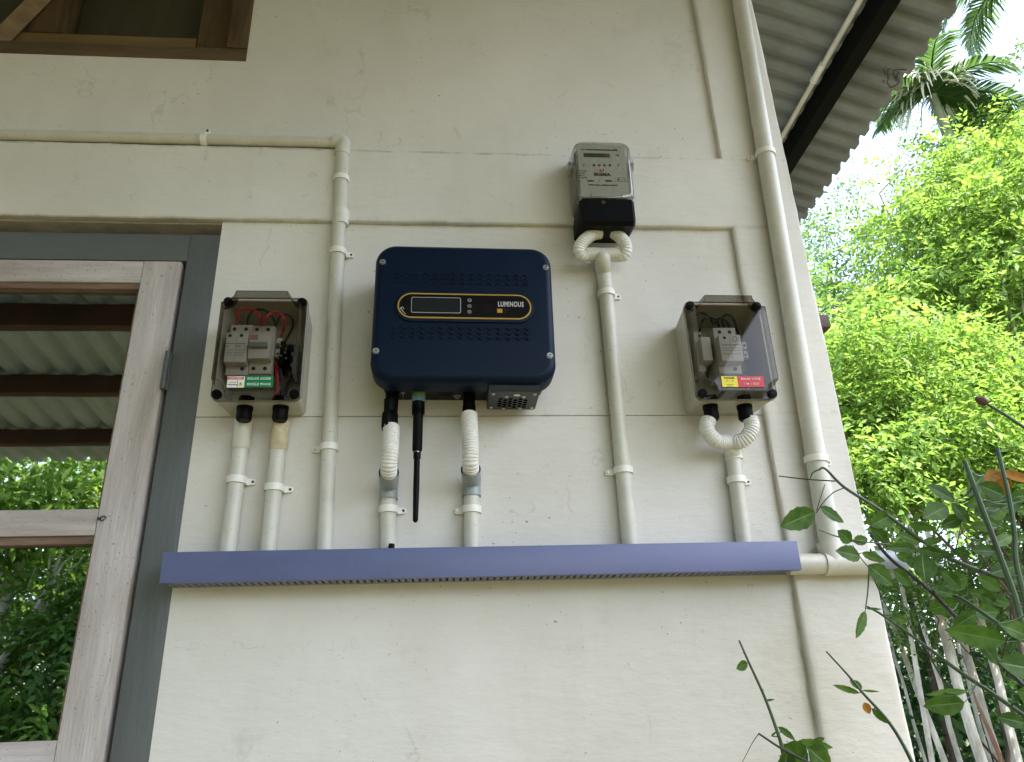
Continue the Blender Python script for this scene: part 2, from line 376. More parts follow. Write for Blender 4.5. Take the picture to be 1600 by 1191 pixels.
# ================================================================= SETTING
bm = BM()
n = 60; g = [[None]*(n+1) for _ in range(n+1)]
for i in range(n+1):
    for j in range(n+1):
        u, v = (i/n*2-1), (j/n*2-1); x, y = 250*u*abs(u)**1.3, 250*v*abs(v)**1.3
        d = math.hypot(x, y); z = 0 if d < 6 else .12*sin(x*.8)*cos(y*.6)+.0*d
        g[i][j] = bm.verts.new((x, y, z-.02))
for i in range(n):
    for j in range(n): bm.faces.new((g[i][j], g[i+1][j], g[i+1][j+1], g[i][j+1]))
tag(obj('ground', bm, M['ground']), 'bare earth and grass around the house', 'ground', kind='structure')
bm = BM(); box(bm, -6, 1.6, -3.4, -.001, -.3, .12, .01); tag(obj('porch_floor', bm, M['concrete']), 'plain concrete floor of the porch in front of the wall', 'floor', kind='structure')

# ================================================================= HOUSE
house = thing('house', 'cream plastered house wall with corrugated roof and grey framed window', 'house', (0, 0, 0))
RY = .0115            # face of the recessed infill panels; the raised band and corner pillar are at Y = 0
bm = BM()
# infill behind the raised plaster, with the two window openings left out, and the other three walls
WX0, WX1, WZ0, WZ1 = -1.62, -.4075, 1.34, 2.309
UX0, UX1, UZ0, UZ1 = -1.5, -.405, 2.724, 3.35
XL = -6.0
def slab(x0, x1, z0, z1): box(bm, x0, x1, RY, .2, z0, z1)
slab(XL, WX0, -.1, 1.9575); slab(WX0, WX1, -.1, WZ0)
slab(WX1, .62, -.1, 1.9565)
slab(WX1, .62, 1.9578, WZ1); slab(XL, WX0, 1.9575, WZ1); box(bm, XL, WX1, .055, .2, WZ1, 2.3375)
slab(WX1, .62, WZ1, 2.3376); slab(XL, .62, 2.3378, UZ0); slab(XL, UX0, UZ0, UZ1); slab(UX1, .62, UZ0, UZ1); slab(XL, .62, UZ1, 4.1)
box(bm, .50, .675, .201, 7, -.1, 4.1); box(bm, XL, .5, 6.8, 7, -.1, 4.1); box(bm, XL, XL+.2, .2, 6.8, -.1, 4.1)
box(bm, XL+.2, .5, .2, 6.8, 3.62, 3.68)
box(bm, WX1-.001, .618, .0172, .03, 1.95, 1.97)
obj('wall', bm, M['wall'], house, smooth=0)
# raised corner pillar and lintel band, one plaster skin with hand-worked edges
def lines(a, b, step):
    k = max(1, int(round((b-a)/step))); return [a+(b-a)*i/k for i in range(k)]
def edge(a): return [a, a+.002, a+.006, a+.014]
xs = sorted(lines(-3.0, .545, .025) + edge(.545) + lines(.565, .662, .02) + [.666, .674, .678, .68]); xs[0] = XL
zs = sorted(lines(-.1, 2.31, .03) + [2.3245, 2.3325, 2.336, 2.337+0.0, 2.339, 2.343, 2.351] + lines(2.36, 2.482, .02) + [2.487, 2.495, 2.499, 2.501] + lines(2.52, 4.09, .03) + [4.1])
def wn(x, z, k):
    return (.6*sin(z*61+k)+.5*sin(z*143+2*k)+.9*sin(z*17+k*3)+.5*sin(x*53+k)+.45*sin(x*131+z*7)+.7*sin(x*13+k*2))
bm = BM(); V = {}
def inside(i, j):
    x, z = (xs[i]+xs[i+1])/2, (zs[j]+zs[j+1])/2
    if x > .545: return True
    return 2.337 < z < 2.501
def bdist(x, z):          # distance to the free edge of the raised skin
    d = .68-x
    if z < 2.337: d = min(d, x-.545)
    elif z > 2.501: d = min(d, x-.545)
    else:
        if x < .545: d = min(d, z-2.337, 2.501-z)
        else:
            d = min(d, math.hypot(x-.545, z-2.337), math.hypot(x-.545, z-2.501))
    return d
cells = [(i, j) for i in range(len(xs)-1) for j in range(len(zs)-1) if inside(i, j)]
def gv(i, j, y=None):
    k = (i, j, y)
    if k not in V:
        x, z = xs[i], zs[j]; d = max(0, bdist(x, z))
        yy = (0 if d > .003 else .0025*(1-d/.003)**2) if y is None else y
        if y is None and d > .006: yy = .0006*wn(x*.5, z*.5, 1.7)-.0006
        V[k] = bm.verts.new((x+.0005*wn(x*.2, z, 1.3)+.0007*sin(z*311)*sin(z*97), yy, z+.0005*wn(x, z*.2, 2.9)+.0006*sin(x*293)*sin(x*83)))
    return V[k]
cs = set(cells)
for i, j in cells:
    bm.faces.new((gv(i, j), gv(i+1, j), gv(i+1, j+1), gv(i, j+1)))
    for (di, dj, a, b) in ((-1, 0, (i, j+1), (i, j)), (1, 0, (i+1, j), (i+1, j+1)), (0, -1, (i, j), (i+1, j)), (0, 1, (i+1, j+1), (i, j+1))):
        if (i+di, j+dj) not in cs:
            yb = .21 if di == 1 else RY+.001
            bm.faces.new((gv(*a), gv(*b), gv(*b, yb), gv(*a, yb)))
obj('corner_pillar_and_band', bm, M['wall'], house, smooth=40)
# hand-finished lintel soffit over the window, its lower lip ragged
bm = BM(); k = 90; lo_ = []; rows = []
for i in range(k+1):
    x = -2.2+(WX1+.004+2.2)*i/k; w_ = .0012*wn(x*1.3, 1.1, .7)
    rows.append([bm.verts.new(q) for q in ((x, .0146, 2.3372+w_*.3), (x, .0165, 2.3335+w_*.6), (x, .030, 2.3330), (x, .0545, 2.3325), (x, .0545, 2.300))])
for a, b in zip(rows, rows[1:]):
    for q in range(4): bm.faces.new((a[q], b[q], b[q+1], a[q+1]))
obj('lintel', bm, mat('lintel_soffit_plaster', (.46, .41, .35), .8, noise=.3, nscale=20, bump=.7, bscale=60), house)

# ---- lower window
FY = .012
win = bpy.data.objects.new('window', None); COL.objects.link(win); win.parent = house; win['label'] = 'grey framed window with weathered white sash and reflecting panes'
bm = BM(); box(bm, -.4605, WX1, FY, .12, WZ0, WZ1, .0015); box(bm, WX0, WX0+.053, FY, .12, WZ0, WZ1, .0015); obj_each('frame_upright', bm, M['frame'], win)
bm = BM(); box(bm, WX0+.0532, -.4607, FY+.0005, .12, 2.254, WZ1, .0015); box(bm, WX0+.0532, -.4607, FY+.0005, .12, WZ0, WZ0+.05, .0015); obj_each('frame_rail', bm, M['frame_h'], win)
SY = .010; SX0, SX1 = WX0+.056, -.4685; SZ1, SZ0 = 2.251, 1.395
bm = BM(); box(bm, SX1-.064, SX1, SY, .055, SZ0, SZ1, .002); box(bm, SX0, SX0+.064, SY, .055, SZ0, SZ1, .002); obj_each('sash_stile', bm, M['sash'], win)
bm = BM()
for z0, z1 in ((2.208, SZ1), (1.7665, 1.807), (SZ0, 1.484)): box(bm, SX0+.0645, SX1-.0645, SY+.001, .05, z0, z1, .0015)
obj_each('sash_rail', bm, M['sash_h'], win)
bm = BM()
for z0, z1 in ((2.197, 2.2078), (1.754, 1.7663)):
    box(bm, SX0+.0645, SX1-.0645, SY+.006, .045, z0, z1, .002)
box(bm, SX1-.0695, SX1-.0642, SY+.008, .045, 1.485, 1.7535, .001); box(bm, SX1-.0695, SX1-.0642, SY+.008, .045, 1.8075, 2.1965, .001)
obj_each('glazing_bead', bm, M['putty'], win)
gm = bpy.data.materials.new('window_glass'); gm.use_nodes = True; t = gm.node_tree; out = t.nodes['Material Output']; t.nodes.remove(t.nodes['Principled BSDF'])
gg = t.nodes.new('ShaderNodeBsdfGlossy'); gg.inputs['Roughness'].default_value = .01; gg.inputs['Color'].default_value = (.92, 1, .96, 1)
gt = t.nodes.new('ShaderNodeBsdfTransparent'); gt.inputs[0].default_value = (.35, .38, .36, 1); gx = t.nodes.new('ShaderNodeMixShader'); gx.inputs[0].default_value = .52
gb = t.nodes.new('ShaderNodeBump'); gn = t.nodes.new('ShaderNodeTexNoise'); gn.inputs['Scale'].default_value = 5; gb.inputs['Strength'].default_value = .05; gb.inputs['Distance'].default_value = .003
gc = t.nodes.new('ShaderNodeTexCoord'); t.links.new(gc.outputs['Object'], gn.inputs[0]); t.links.new(gn.outputs[0], gb.inputs['Height']); t.links.new(gb.outputs[0], gg.inputs['Normal'])
t.links.new(gt.outputs[0], gx.inputs[1]); t.links.new(gg.outputs[0], gx.inputs[2]); t.links.new(gx.outputs[0], out.inputs[0])
bm = BM(); box(bm, SX0+.06, SX1-.06, .028, .031, 1.8, 2.215); obj('pane', bm, gm, win)
bm = BM(); box(bm, SX0+.06, SX1-.06, .028, .031, 1.47, 1.775); obj('pane', bm, gm, win)
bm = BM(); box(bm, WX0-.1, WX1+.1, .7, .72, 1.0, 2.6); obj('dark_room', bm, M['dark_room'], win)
hp = P(262, 567, .006); bm = BM(); hx = -.4645
for k in range(4): tube(bm, [(hx, .004, 2.004+k*.0172), (hx, .004, 2.0205+k*.0172)], .0045, 12)
box(bm, hx-.005, hx+.006, .0078, .0115, 2.004, 2.072, .0005)
obj('hinge', bm, M['frame'], win)
bm = BM()
for (px, py) in ((236, 421), (267, 418), (230, 443), (253, 431)):
    p = P(px, py, SY); disc(bm, (p.x, SY+.0006, p.z), .0028, d=.0014, n=10)
obj_each('peg', bm, mat('bare_peg', (.42, .37, .34), .7), win)
bm = BM(); p = P(162, 811, SY)
tube(bm, [(p.x+.004*cos(a), SY-.004+.002*sin(a), p.z+.004*sin(a)) for a in [i*pi/6 for i in range(12)]], .001, 6); disc(bm, (p.x-.006, SY, p.z), .002, d=.006, n=8); obj('hook_eye', bm, M['screw_dark'], win)

# ---- upper brown window
uw = bpy.data.objects.new('window', None); COL.objects.link(uw); uw.parent = house; uw['label'] = 'brown wooden window above, its dark sash seen from below'
bm = BM(); box(bm, UX0, UX1, .010, .13, UZ0, 2.757, .003); box(bm, UX0, UX1, .010, .13, 3.30, UZ1, .003); obj_each('frame_rail', bm, M['wood'], uw)
bm = BM(); box(bm, -.447, UX1-.001, .0085, .13, 2.7575, 3.2995, .003); box(bm, UX0, UX0+.04, .0085, .13, 2.7575, 3.2995, .003); obj_each('frame_upright', bm, M['wood_v'], uw)
bm = BM(); box(bm, -1.44, -.53, .062, .10, 2.775, 2.835, .002); obj_each('sash_rail', bm, M['wood_light'], uw)
bm = BM(); box(bm, -.529, -.462, .065, .10, 2.775, 3.29, .002); box(bm, -.87, -.80, .060, .10, 2.836, 3.29, .002); obj_each('sash_stile', bm, M['wood_v'], uw)
bm = BM(); box(bm, -1.44, -.45, .11, .115, 2.77, 3.3); obj('curtain', bm, M['curtain'], uw)
bm = BM(); a = Vector((-.93, .055, 2.778)); b = Vector((-.69, .055, 3.292)); 
tube(bm, [a, b], .022, 4); obj('stay_bar', bm, M['wood_light'], uw)

# ---- side roof (eave parallel to Y) and porch roof
EX, EZ, SL = 1.570, 3.46, .40
def prof_(u, pitch):          # flat troughs with narrower ribs between
    q = min(1, max(0, (sin(2*pi*u/pitch)+.15)/1.0)); return 2*q*q*(3-2*q)-1
def corr_sheet(u0, u1, v0, v1, place, pitch=.076, amp=.009, nv=6, th=.0015):
    bm = BM(); k = int((u1-u0)/pitch*12); A = []
    for lay in (0, 1):
        rows = []
        for i in range(k+1):
            u = u0+(u1-u0)*i/k; h = amp*sin(2*pi*u/pitch)
            h = prof_(u, pitch)*amp
            rows.append([bm.verts.new(place(u, v0+(v1-v0)*j/nv, h+th*lay)) for j in range(nv+1)])
        A.append(rows)
        for i in range(k):
            for j in range(nv): bm.faces.new((rows[i][j], rows[i+1][j], rows[i+1][j+1], rows[i][j+1]))
    for i in range(k):
        for j in (0, nv): bm.faces.new((A[0][i][j], A[0][i+1][j], A[1][i+1][j], A[1][i][j]))
    return bm
side_place = lambda u, v, h: (EX-v, u, EZ+SL*v+h)
roof = obj('side_roof', corr_sheet(.0, 6.9, 0, 3.2, side_place, pitch=.0765, amp=.013), M['sheet'], house, smooth=60)
sag = [random.uniform(-.003, .003) for _ in range(40)]
bm = BM(); px0, px1 = 1.335, 1.385; zt = EZ+SL*(EX-px1)-.012
vs = [(px0, EZ+SL*(EX-px0)-.010), (px1, zt), (px1, zt-.062), (px0, zt-.062)]
loft(bm, [[(x, -.05, z) for x, z in vs], [(x, 6.9, z) for x, z in vs]]); obj('steel_purlin', bm, M['steel'], roof)
porch_place = lambda u, v, h: (u, -.02-v, 3.47-.1*v+h)
pr = obj('porch_roof', corr_sheet(-5.9, 1.5, 0, 3.72, porch_place, pitch=.13, amp=.016, nv=3), M['porch_sheet'], house, smooth=60)
for yy, hh in ((.66, .12), (1.32, .12), (1.95, .11), (2.60, .10), (3.25, .09)):
    bm = BM(); z = 3.47-.1*yy-.02; box(bm, -5.9, 1.45, -yy-.05, -yy+.01, z-hh, z, .003); obj('timber_purlin', bm, M['purlin'], pr)
bm = BM(); box(bm, -5.6, -5.48, -3.5, -3.38, 0, 3.1, .004); obj('porch_post', bm, M['frame'], pr)
# stencilled mark on the sheet near the eave: a rounded frame with small strokes
def on_sheet(u, v): 
    h = .013*prof_(u, .0765); return Vector(side_place(u, v, h-.002))
c0 = CAM; 
def sheet_uv(px, py):
    d = CF*FOC + CR*(px-800) - CU*(py-595.5)
    # z = EZ + SL*(EX-x)
    tt = (EZ+SL*EX-SL*CAM.x-CAM.z)/(d.z+SL*d.x); q = CAM+d*tt; return q.y, EX-q.x
bm = BM()
mark = [[(1428, 104), (1412, 104), (1402, 112), (1397, 124), (1402, 132), (1408, 131), (1420, 121)], [(1424, 112), (1416, 111), (1409, 118), (1412, 123), (1419, 118), (1422, 113)], [(1402, 103), (1403, 107)], [(1398, 107), (1399, 111)], [(1394, 112), (1396, 117)], [(1391, 121), (1393, 125)], [(1415, 116), (1418, 114)]]
for pl in mark:
    pts = []
    for a, b in zip(pl, pl[1:]):
        for k in range(6):
            q = (a[0]-13+(b[0]-a[0])*k/6, a[1]+(b[1]-a[1])*k/6); pts.append(on_sheet(*sheet_uv(*q)))
    tube(bm, pts, .0024, 5)
obj('stencil_mark', bm, mat('faded_ink', (.10, .10, .10), .8), roof, smooth=0)
p = P(1290, 515, .35); bm = BM(); box(bm, .674, p.x-.012, .30, .34, p.z-.020, p.z+.014, .006); obj('timber_end', bm, M['purlin'], house)

# ================================================================= CONDUITS
def clip_mesh(bm, c, ax, r, side, yw, bw=.011, ext=0.):
    """saddle clip: a band round the pipe, a tab on one side against the wall, a screw in the tab"""
    c = Vector(c); ax = Vector(ax).normalized(); s = Vector((ax.z, 0, -ax.x))*side; out = Vector((0, -1, 0)); R1, R2 = r+.0004, r+.0030
    def ring(rad): return [(a, rad) for a in [pi*(-.16)+pi*1.32*i/14 for i in range(15)]]
    prof = [Vector((cos(a)*R2, sin(a)*R2, 0)) for a, _ in ring(R2)] + [Vector((cos(a)*R1, sin(a)*R1, 0)) for a, _ in reversed(ring(R1))]
    rings = [[c + s*q.x + out*q.y + ax*(bw/2*k) for q in prof] for k in (-1, 1)]
    loft(bm, rings)
    # tab block
    t0 = c + s*(r+.002); t1 = c + s*(r+.0145+ext)
    tabr = []
    for k in (-1, 1):
        tabr.append([Vector((t0.x, yw, t0.z))+ax*bw/2*k, Vector((t0.x, yw-.008, t0.z))+ax*bw/2*k, Vector((t1.x, yw-.0055, t1.z))+ax*bw*.36*k, Vector((t1.x, yw, t1.z))+ax*bw*.36*k])
    loft(bm, tabr)
    return c + s*(r+.0105+ext)
def add_clip(px, py, pipe, a, b, r, side, yw):
    """a, b: the pipe's axis end points; the clip sits where the axis passes the measured row (or column)"""
    q = P(px, py, (a.y+b.y)/2); ax = (b-a).normalized(); c = a+ax*((q-a).dot(ax)); ax = ax if ax.z > 0 else -ax
    bm = BM(); sc = clip_mesh(bm, c, ax, r, side, yw); o = obj('clip', bm, M['clip'], pipe)
    bm = BM(); disc(bm, (sc.x, yw-.0055, sc.z), .0026, d=.002, n=10, r2=.0018); obj('screw', bm, M['screw_dark'] if side > 0 else M['screw'], o)
def straight(bm, a, b, r, n=20):
    k = 5; pts = [a.lerp(b, i/k) for i in range(k+1)]; tube(bm, pts, r, n)
TB = Vector((0, 0, 1.722))          # pipes drop into the trunking
def down_pipe(label, px1, py1, px2, py2, r, clips, yw=RY, group='ivory conduits dropping into the violet trunking', zb=1.715):
    yc = yw-r-.001
    a = P(px1, py1, yc); b = P(px2, py2, yc); d = (b-a).normalized(); b = b+d*((zb-b.z)/d.z)
    t = thing('conduit_pipe', label, 'pipe', (b.x, b.y, b.z), group)
    bm = BM(); straight(bm, a, b, r); obj('tube', bm, M['pvc'], t)
    for (cx, cy, s) in clips: add_clip(cx, cy, t, a, b, r, s, yw)
    return t, a, b
# tall conduit with elbow and the horizontal run over the window
r = .0122; yc = RY-r-.001
t, a, b = down_pipe('long upright ivory conduit between the left breaker box and the navy inverter', 535, 236, 507, 857, r, [(536, 281, 1), (532, 395, 1), (512, 700, -1)])
bm = BM(); c = a+(a-b).normalized()*.012; h0 = P(524, 224.5, yc)
tube(bm, spline([P(534, 243, yc), P(536, 229, yc), P(535.5, 223, yc), P(530, 221.5, yc), P(520, 221, yc)], 6), .0142, 18); obj('elbow', bm, M['pvc'], t)
bm = BM(); q0 = P(533.5, 330, yc); q1 = P(532.5, 352, yc); tube(bm, [q0, q0.lerp(q1, .45), q0.lerp(q1, .5), q0.lerp(q1, .55), q1], [.0137, .0139, .0129, .0139, .0137], 18); obj('coupling', bm, M['pvc_white'], t)
t = thing('conduit_pipe', 'horizontal ivory conduit running left above the window to the elbow', 'pipe', P(524, 220, yc), None)
h1 = P(0, 210.5, yc); h2 = P(526, 223, yc); h0 = h1+(h1-h2).normalized()*1.6
bm = BM(); rh = .0105; straight(bm, h0, h2, rh); obj('tube', bm, M['pvc'], t)
q = P(320, 217, yc); bm = BM(); ax = (h2-h1).normalized(); cc = h1+ax*((q-h1).dot(ax)); sc = clip_mesh(bm, cc, ax, rh, -1, RY, ext=.006); o = obj('clip', bm, M['clip'], t)
bm = BM(); disc(bm, (sc.x, RY-.0055, sc.z), .0026, d=.002, n=10); obj('screw', bm, M['screw_dark'], o)

# corner pipe down to the tee
rc = .0165; ycp = -rc-.001
a = P(1146, -60, ycp); b = P(1300, 868, ycp); d = (b-a).normalized()
zt_ = P(1300, 880, ycp).z
cp = thing('conduit_pipe', 'thick ivory conduit running down the corner pillar to a tee', 'pipe', (b.x, b.y, zt_))
a = a - d*((4.0-a.z)/-d.z) if False else a + d*((3.95-a.z)/d.z)
bm = BM(); straight(bm, a, b, rc, 24); obj('tube', bm, M['pvc'], cp)
for (x, y, s) in ((1183, 241, -1), (1282, 719, 1)): add_clip(x, y, cp, a, b, rc, s, .0)
tl = P(1286, 881, ycp); tr = P(1352, 879.5, ycp); t0 = Vector((.545, ycp, tl.z)); zz = tl.z
bm = BM(); rt = .0185
straight(bm, Vector((tl.x, ycp, zz)), Vector((tr.x, ycp, zz)), rt, 24); tube(bm, [(b.x-.002, ycp, zz), (b.x-.002, ycp, zz+.032)], rt*.99, 24); obj('tee', bm, M['pvc'], cp)
bm = BM(); straight(bm, Vector((.530, ycp, zz)), Vector((tl.x+.002, ycp, zz)), rc*.97, 24); tube(bm, [(tr.x-.003, ycp, zz), (.665, ycp, zz), (.70, ycp+.002, zz)], rc*.98, 24); obj_each('branch_tube', bm, M['pvc'], cp)
bm = BM(); tube(bm, spline([(.672, ycp, zz), (.70, ycp, zz), (.716, ycp+.012, zz), (.72, ycp+.035, zz), (.72, .06, zz)], 6), .0188, 24); obj('bend', bm, M['blue_pvc'], cp)

xe, ze = 1.300, EZ+SL*(EX-1.300)-.050
t = thing('conduit_pipe', 'ivory conduit running under the roof sheet beside the black steel purlin', 'pipe', (xe, .2, ze))
bm = BM(); tube(bm, [(xe-.01, -.03, ze), (xe, 1.2, ze), (xe+.012, 3, ze), (xe+.012, 6.8, ze)], .0098, 16); obj('tube', bm, M['pvc'], t)
bm = BM(); tube(bm, [(xe-.006, .72, ze), (xe-.005, .79, ze)], .0125, 16); tube(bm, [(xe-.005, .7895, ze), (xe-.005, .80, ze)], .0142, 16); obj('coupling', bm, M['pvc_white'], t)

# meter pipe with its tee and two corrugated tails
rm = .0132; ym = RY-rm-.001
t, a, b = down_pipe('ivory conduit dropping from under the electricity meter', 941.5, 402, 985, 850, rm, [(948, 460, 1), (971, 736, -1)])
bm = BM(); yt = -.026
tube(bm, [P(915, 398, yt), P(968, 398.5, yt)], .0126, 20); tube(bm, spline([P(941, 397, yt-.003), P(941.5, 408, yt), P(943, 424, ym)], 6), [.0115, .0125, .0132]+[.0145]*10, 18); obj('tee', bm, M['pvc'], t)
for c in ([P(937, 364, -.03), P(925, 367, -.033), P(911, 378, -.036), P(904.5, 391, -.034), P(909, 399, -.029), P(917, 399, -.026)],
          [P(960, 364, -.03), P(968, 370, -.033), P(976, 380, -.036), P(978, 391, -.034), P(974, 399, -.029), P(966, 399, -.026)]):
    bm = BM(); corr_tube(bm, c, .0112); obj('corrugated_hose', bm, M['flex'], t)

# pipes under the left box
def box_pipe(label, x1, y1, x2, y2, clip, coupling):
    t, a, b = down_pipe(label, x1, y1, x2, y2, .0125, [clip])
    bm = BM(); yc = RY-.0135
    p0 = P(*coupling[0], yc-.012); p1 = P(*coupling[1], yc)
    tube(bm, [p0, p0.lerp(p1, .3), p0.lerp(p1, .9), p1], [.0138, .0143, .0146, .0140], 20); obj('coupling', bm, coupling[2], t)
box_pipe('left ivory conduit below the left breaker box', 379, 676, 356, 860, (373, 751, 1), ((381, 656), (376, 700), M['pvc']))
box_pipe('ivory conduit below the left breaker box with a yellowed stained coupling', 437, 676, 419, 858, (429, 763, 1), ((440, 657), (435, 702), M['pvc_dirty']))

# pipes under the inverter: connector, corrugated hose, grey bend, ivory pipe
def inv_pipe(label, x1, x2, y1, clip, hose, bend, yb):
    t, a, b = down_pipe(label, x1, y1, x2, 856, .0124, [clip])
    bm = BM(); corr_tube(bm, hose, .0128); obj('corrugated_hose', bm, M['flex'], t)
    bm = BM(); tube(bm, bend[0], bend[1], 22, cap=False); loft(bm, []) if False else None
    obj('grey_bend', bm, M['grey_pvc'], t)
    return t
yp = RY-.0134
t = inv_pipe('ivory conduit at the left below the navy inverter, grey bend and corrugated hose', 607, 606, 776, (607, 797, 1),
    [P(611, 668, -.036), P(611, 685, -.044), P(610, 705, -.050), P(608, 724, -.047), P(607.5, 736, -.038), P(607.5, 744, -.027), P(607.5, 752, -.016)],
    ([P(607.5, 738, -.036), P(607.5, 745, -.026), P(607.5, 754, -.014), P(607.5, 764, yp), P(607.5, 781, yp)], [.0158, .0156, .0150, .0143, .0143]), yp)
bm = BM(); tube(bm, [P(612, 850, -.022), P(611, 862, -.022)], [.0045, .0052], 10); obj('cable', bm, M['black'], t)
inv_pipe('ivory conduit at the right below the navy inverter, grey bend and corrugated hose', 737, 737, 771, (734, 797, -1),
    [P(733, 648, -.036), P(734, 672, -.044), P(735, 700, -.047), P(735, 720, -.044), P(735.5, 731, -.035), P(736, 739, -.024), P(737, 748, -.013)],
    ([P(735.5, 733, -.033), P(736, 740, -.023), P(737, 749, -.012), P(737.5, 759, yp), P(737.5, 776, yp)], [.0158, .0156, .0150, .0143, .0143]), yp)

# pipe under the right box
t, a, b = down_pipe('ivory conduit below the right breaker box with a white forked hose', 1146, 716, 1163, 848, .0125, [(1153, 751, 1)])
bm = BM(); pts = [P(1142, 690, -.022), P(1143.5, 700, -.016), P(1145, 709, RY-.0135), P(1147, 719, RY-.0135)]
tube(bm, pts, [.0085, .0118, .0140, .0145], 18); obj('coupling', bm, M['pvc_white'], t)
for c in ([P(1107, 656, -.036), P(1104, 668, -.038), P(1110, 681, -.036), P(1122, 690, -.030), P(1134, 691, -.024), P(1143, 693, -.018)],
          [P(1172, 654, -.036), P(1175, 668, -.038), P(1168, 682, -.036), P(1157, 690, -.030), P(1147, 691, -.024), P(1141, 694, -.018)]):
    bm = BM(); corr_tube(bm, c, .0122); obj('corrugated_hose', bm, M['flex'], t)

# ================================================================= TRUNKING
tx0, tx1, tz0, tz1 = -.4075, .5385, 1.6835, 1.7275
tr = thing('cable_trunking', 'long violet-blue slotted plastic cable trunking across the wall', 'trunking', ((tx0+tx1)/2, 0, tz0))
bm = BM(); box(bm, tx0, tx1, -.0465, -.0435, tz0, tz1, .0006)
for z0, z1 in ((tz0, tz0+.0016), (tz1-.0016, tz1)): box(bm, tx0, tx1, -.0433, -.036, z0, z1)
obj('lid', bm, M['trunk'], tr)
bm = BM(); box(bm, tx0+.001, tx1-.001, .0105, .0135, tz0+.002, tz1-.002)
x = tx0+.004
for z0, z1 in ((tz0+.0018, tz0+.0033), (tz1-.0033, tz1-.0018)):
    x = tx0+.0015
    while x < tx1-.008:
        box(bm, x, x+.0062, -.042, .010, z0, z1); x += .0102
    box(bm, tx0+.001, tx1-.001, .0015, .0104, z0-.0001, z1+.0001)
obj('slotted_channel', bm, mat('grey_blue_pvc_channel', (.22, .23, .33), .5, noise=.15), tr, smooth=0)
bm = BM(); 
for k, mt in enumerate((0,)):
    tube(bm, [(tx0+.03, -.012, tz0+.014), (-.1, -.015, tz0+.012), (.2, -.012, tz0+.014), (tx1-.03, -.014, tz0+.015)], .006, 8)
    tube(bm, [(tx0+.05, -.026, tz0+.012), (0, -.024, tz0+.013), (tx1-.05, -.027, tz0+.011)], .005, 8)
obj_each('cable', bm, M['black_wire'], tr)

# ================================================================= INVERTER
ic = Vector((.0275, 0, 2.0975)); inv = thing('solar_inverter', 'navy blue solar inverter with a gold rimmed black display strip', 'inverter', (ic.x, RY, ic.z))
bm = BM(); cx, cz = ic.x, ic.z
bw_, bh_ = .272, .236; bcz = 2.103
loft(bm, [rr(cx+.001, bcz, bw_, bh_, .028, RY-.002, 10), rr(cx+.001, bcz, bw_+.002, bh_+.002, .028, -.03, 10), rr(cx+.001, bcz, bw_+.004, bh_+.004, .030, -.052, 10)])
obj('housing', bm, M['navy_side'], inv)
bm = BM(); cw, ch = .2925, .249
loft(bm, [rr(cx, cz, cw-.006, ch-.006, .032, -.0525, 12), rr(cx, cz, cw, ch, .034, -.056, 12), rr(cx, cz, cw, ch, .034, -.088, 12), rr(cx, cz, cw-.003, ch-.003, .033, -.0935, 12), rr(cx, cz, cw-.009, ch-.009, .031, -.098, 12), rr(cx, cz, cw-.018, ch-.018, .028, -.1005, 12), rr(cx, cz, cw-.024, ch-.024, .026, -.1008, 12)])
IF = -.1008
# chevron relief
def chev(x, z, up, s=.0036, w=.0068, hh=.0055, deep=1.):
    k = 1 if up else -1
    pts = [(x-w, IF+.0004, z-k*hh/2), (x-w*.45, IF-.0009, z-k*hh*.05), (x, IF-.0012, z+k*hh/2), (x+w*.45, IF-.0009, z-k*hh*.05), (x+w, IF+.0004, z-k*hh/2)]
    tube(bm, pts, [.0007, .0013, .0015, .0013, .0007], 6, flat=.9)
XA, XB = P(616, 478, IF).x, P(835, 478, IF).x; lx, lz = (XA+XB)/2, P(725, 478.6, IF-.004).z
for yy_ in (429.5, 436, 443.5):
    z_ = P(725, yy_, IF).z
    for k in range(15): chev(P(616, 478, IF).x+.0035+k*.01490, z_, True, w=.0058)
for yy_ in (513.5, 521, 528.5):
    z_ = P(725, yy_, IF).z
    for k in range(15): chev(P(612, 520, IF).x+.0045+k*.01515, z_, False, w=.0070, hh=.0050)
loft(bm, [rr(lx, lz-.0008, .2265, .0565, .0280, IF+.0005, 14), rr(lx, lz-.0008, .223, .0530, .0262, IF-.0030, 14), rr(lx, lz-.0008, .219, .0490, .0242, IF-.0034, 14)])
obj('front_cover', bm, M['navy'], inv)
pn = BM(); loft(pn, [rr(lx, lz, .2155, .0455, .0227, IF-.003, 14), rr(lx, lz, .2155, .0455, .0227, IF-.0042, 14)]); pn = obj('display_strip', pn, M['gold'], inv)
q = BM(); loft(q, [rr(lx, lz, .2105, .0405, .0202, IF-.004, 14), rr(lx, lz, .2105, .0405, .0202, IF-.0046, 14)]); obj('black_face', q, M['blackgloss'], pn)
LF = IF-.0046
def IP(px, py, Y=LF): return P(px, py, Y)
q = BM(); s0, s1 = IP(641, 463), IP(722, 493); scx, scz = (s0.x+s1.x)/2, (s0.z+s1.z)/2+.0
loft(q, [rr(scx, scz+.0007, .0795, .0285, .003, LF+.0002, 5), rr(scx, scz+.0007, .0795, .0285, .003, LF-.0004, 5)]); scr = obj('screen_rim', q, M['silverprint'], pn)
q = BM(); loft(q, [rr(scx, scz+.0007, .0775, .0265, .0024, LF-.0003, 5), rr(scx, scz+.0007, .0775, .0265, .0024, LF-.0007, 5)]); obj('screen', q, M['lcd'], pn)
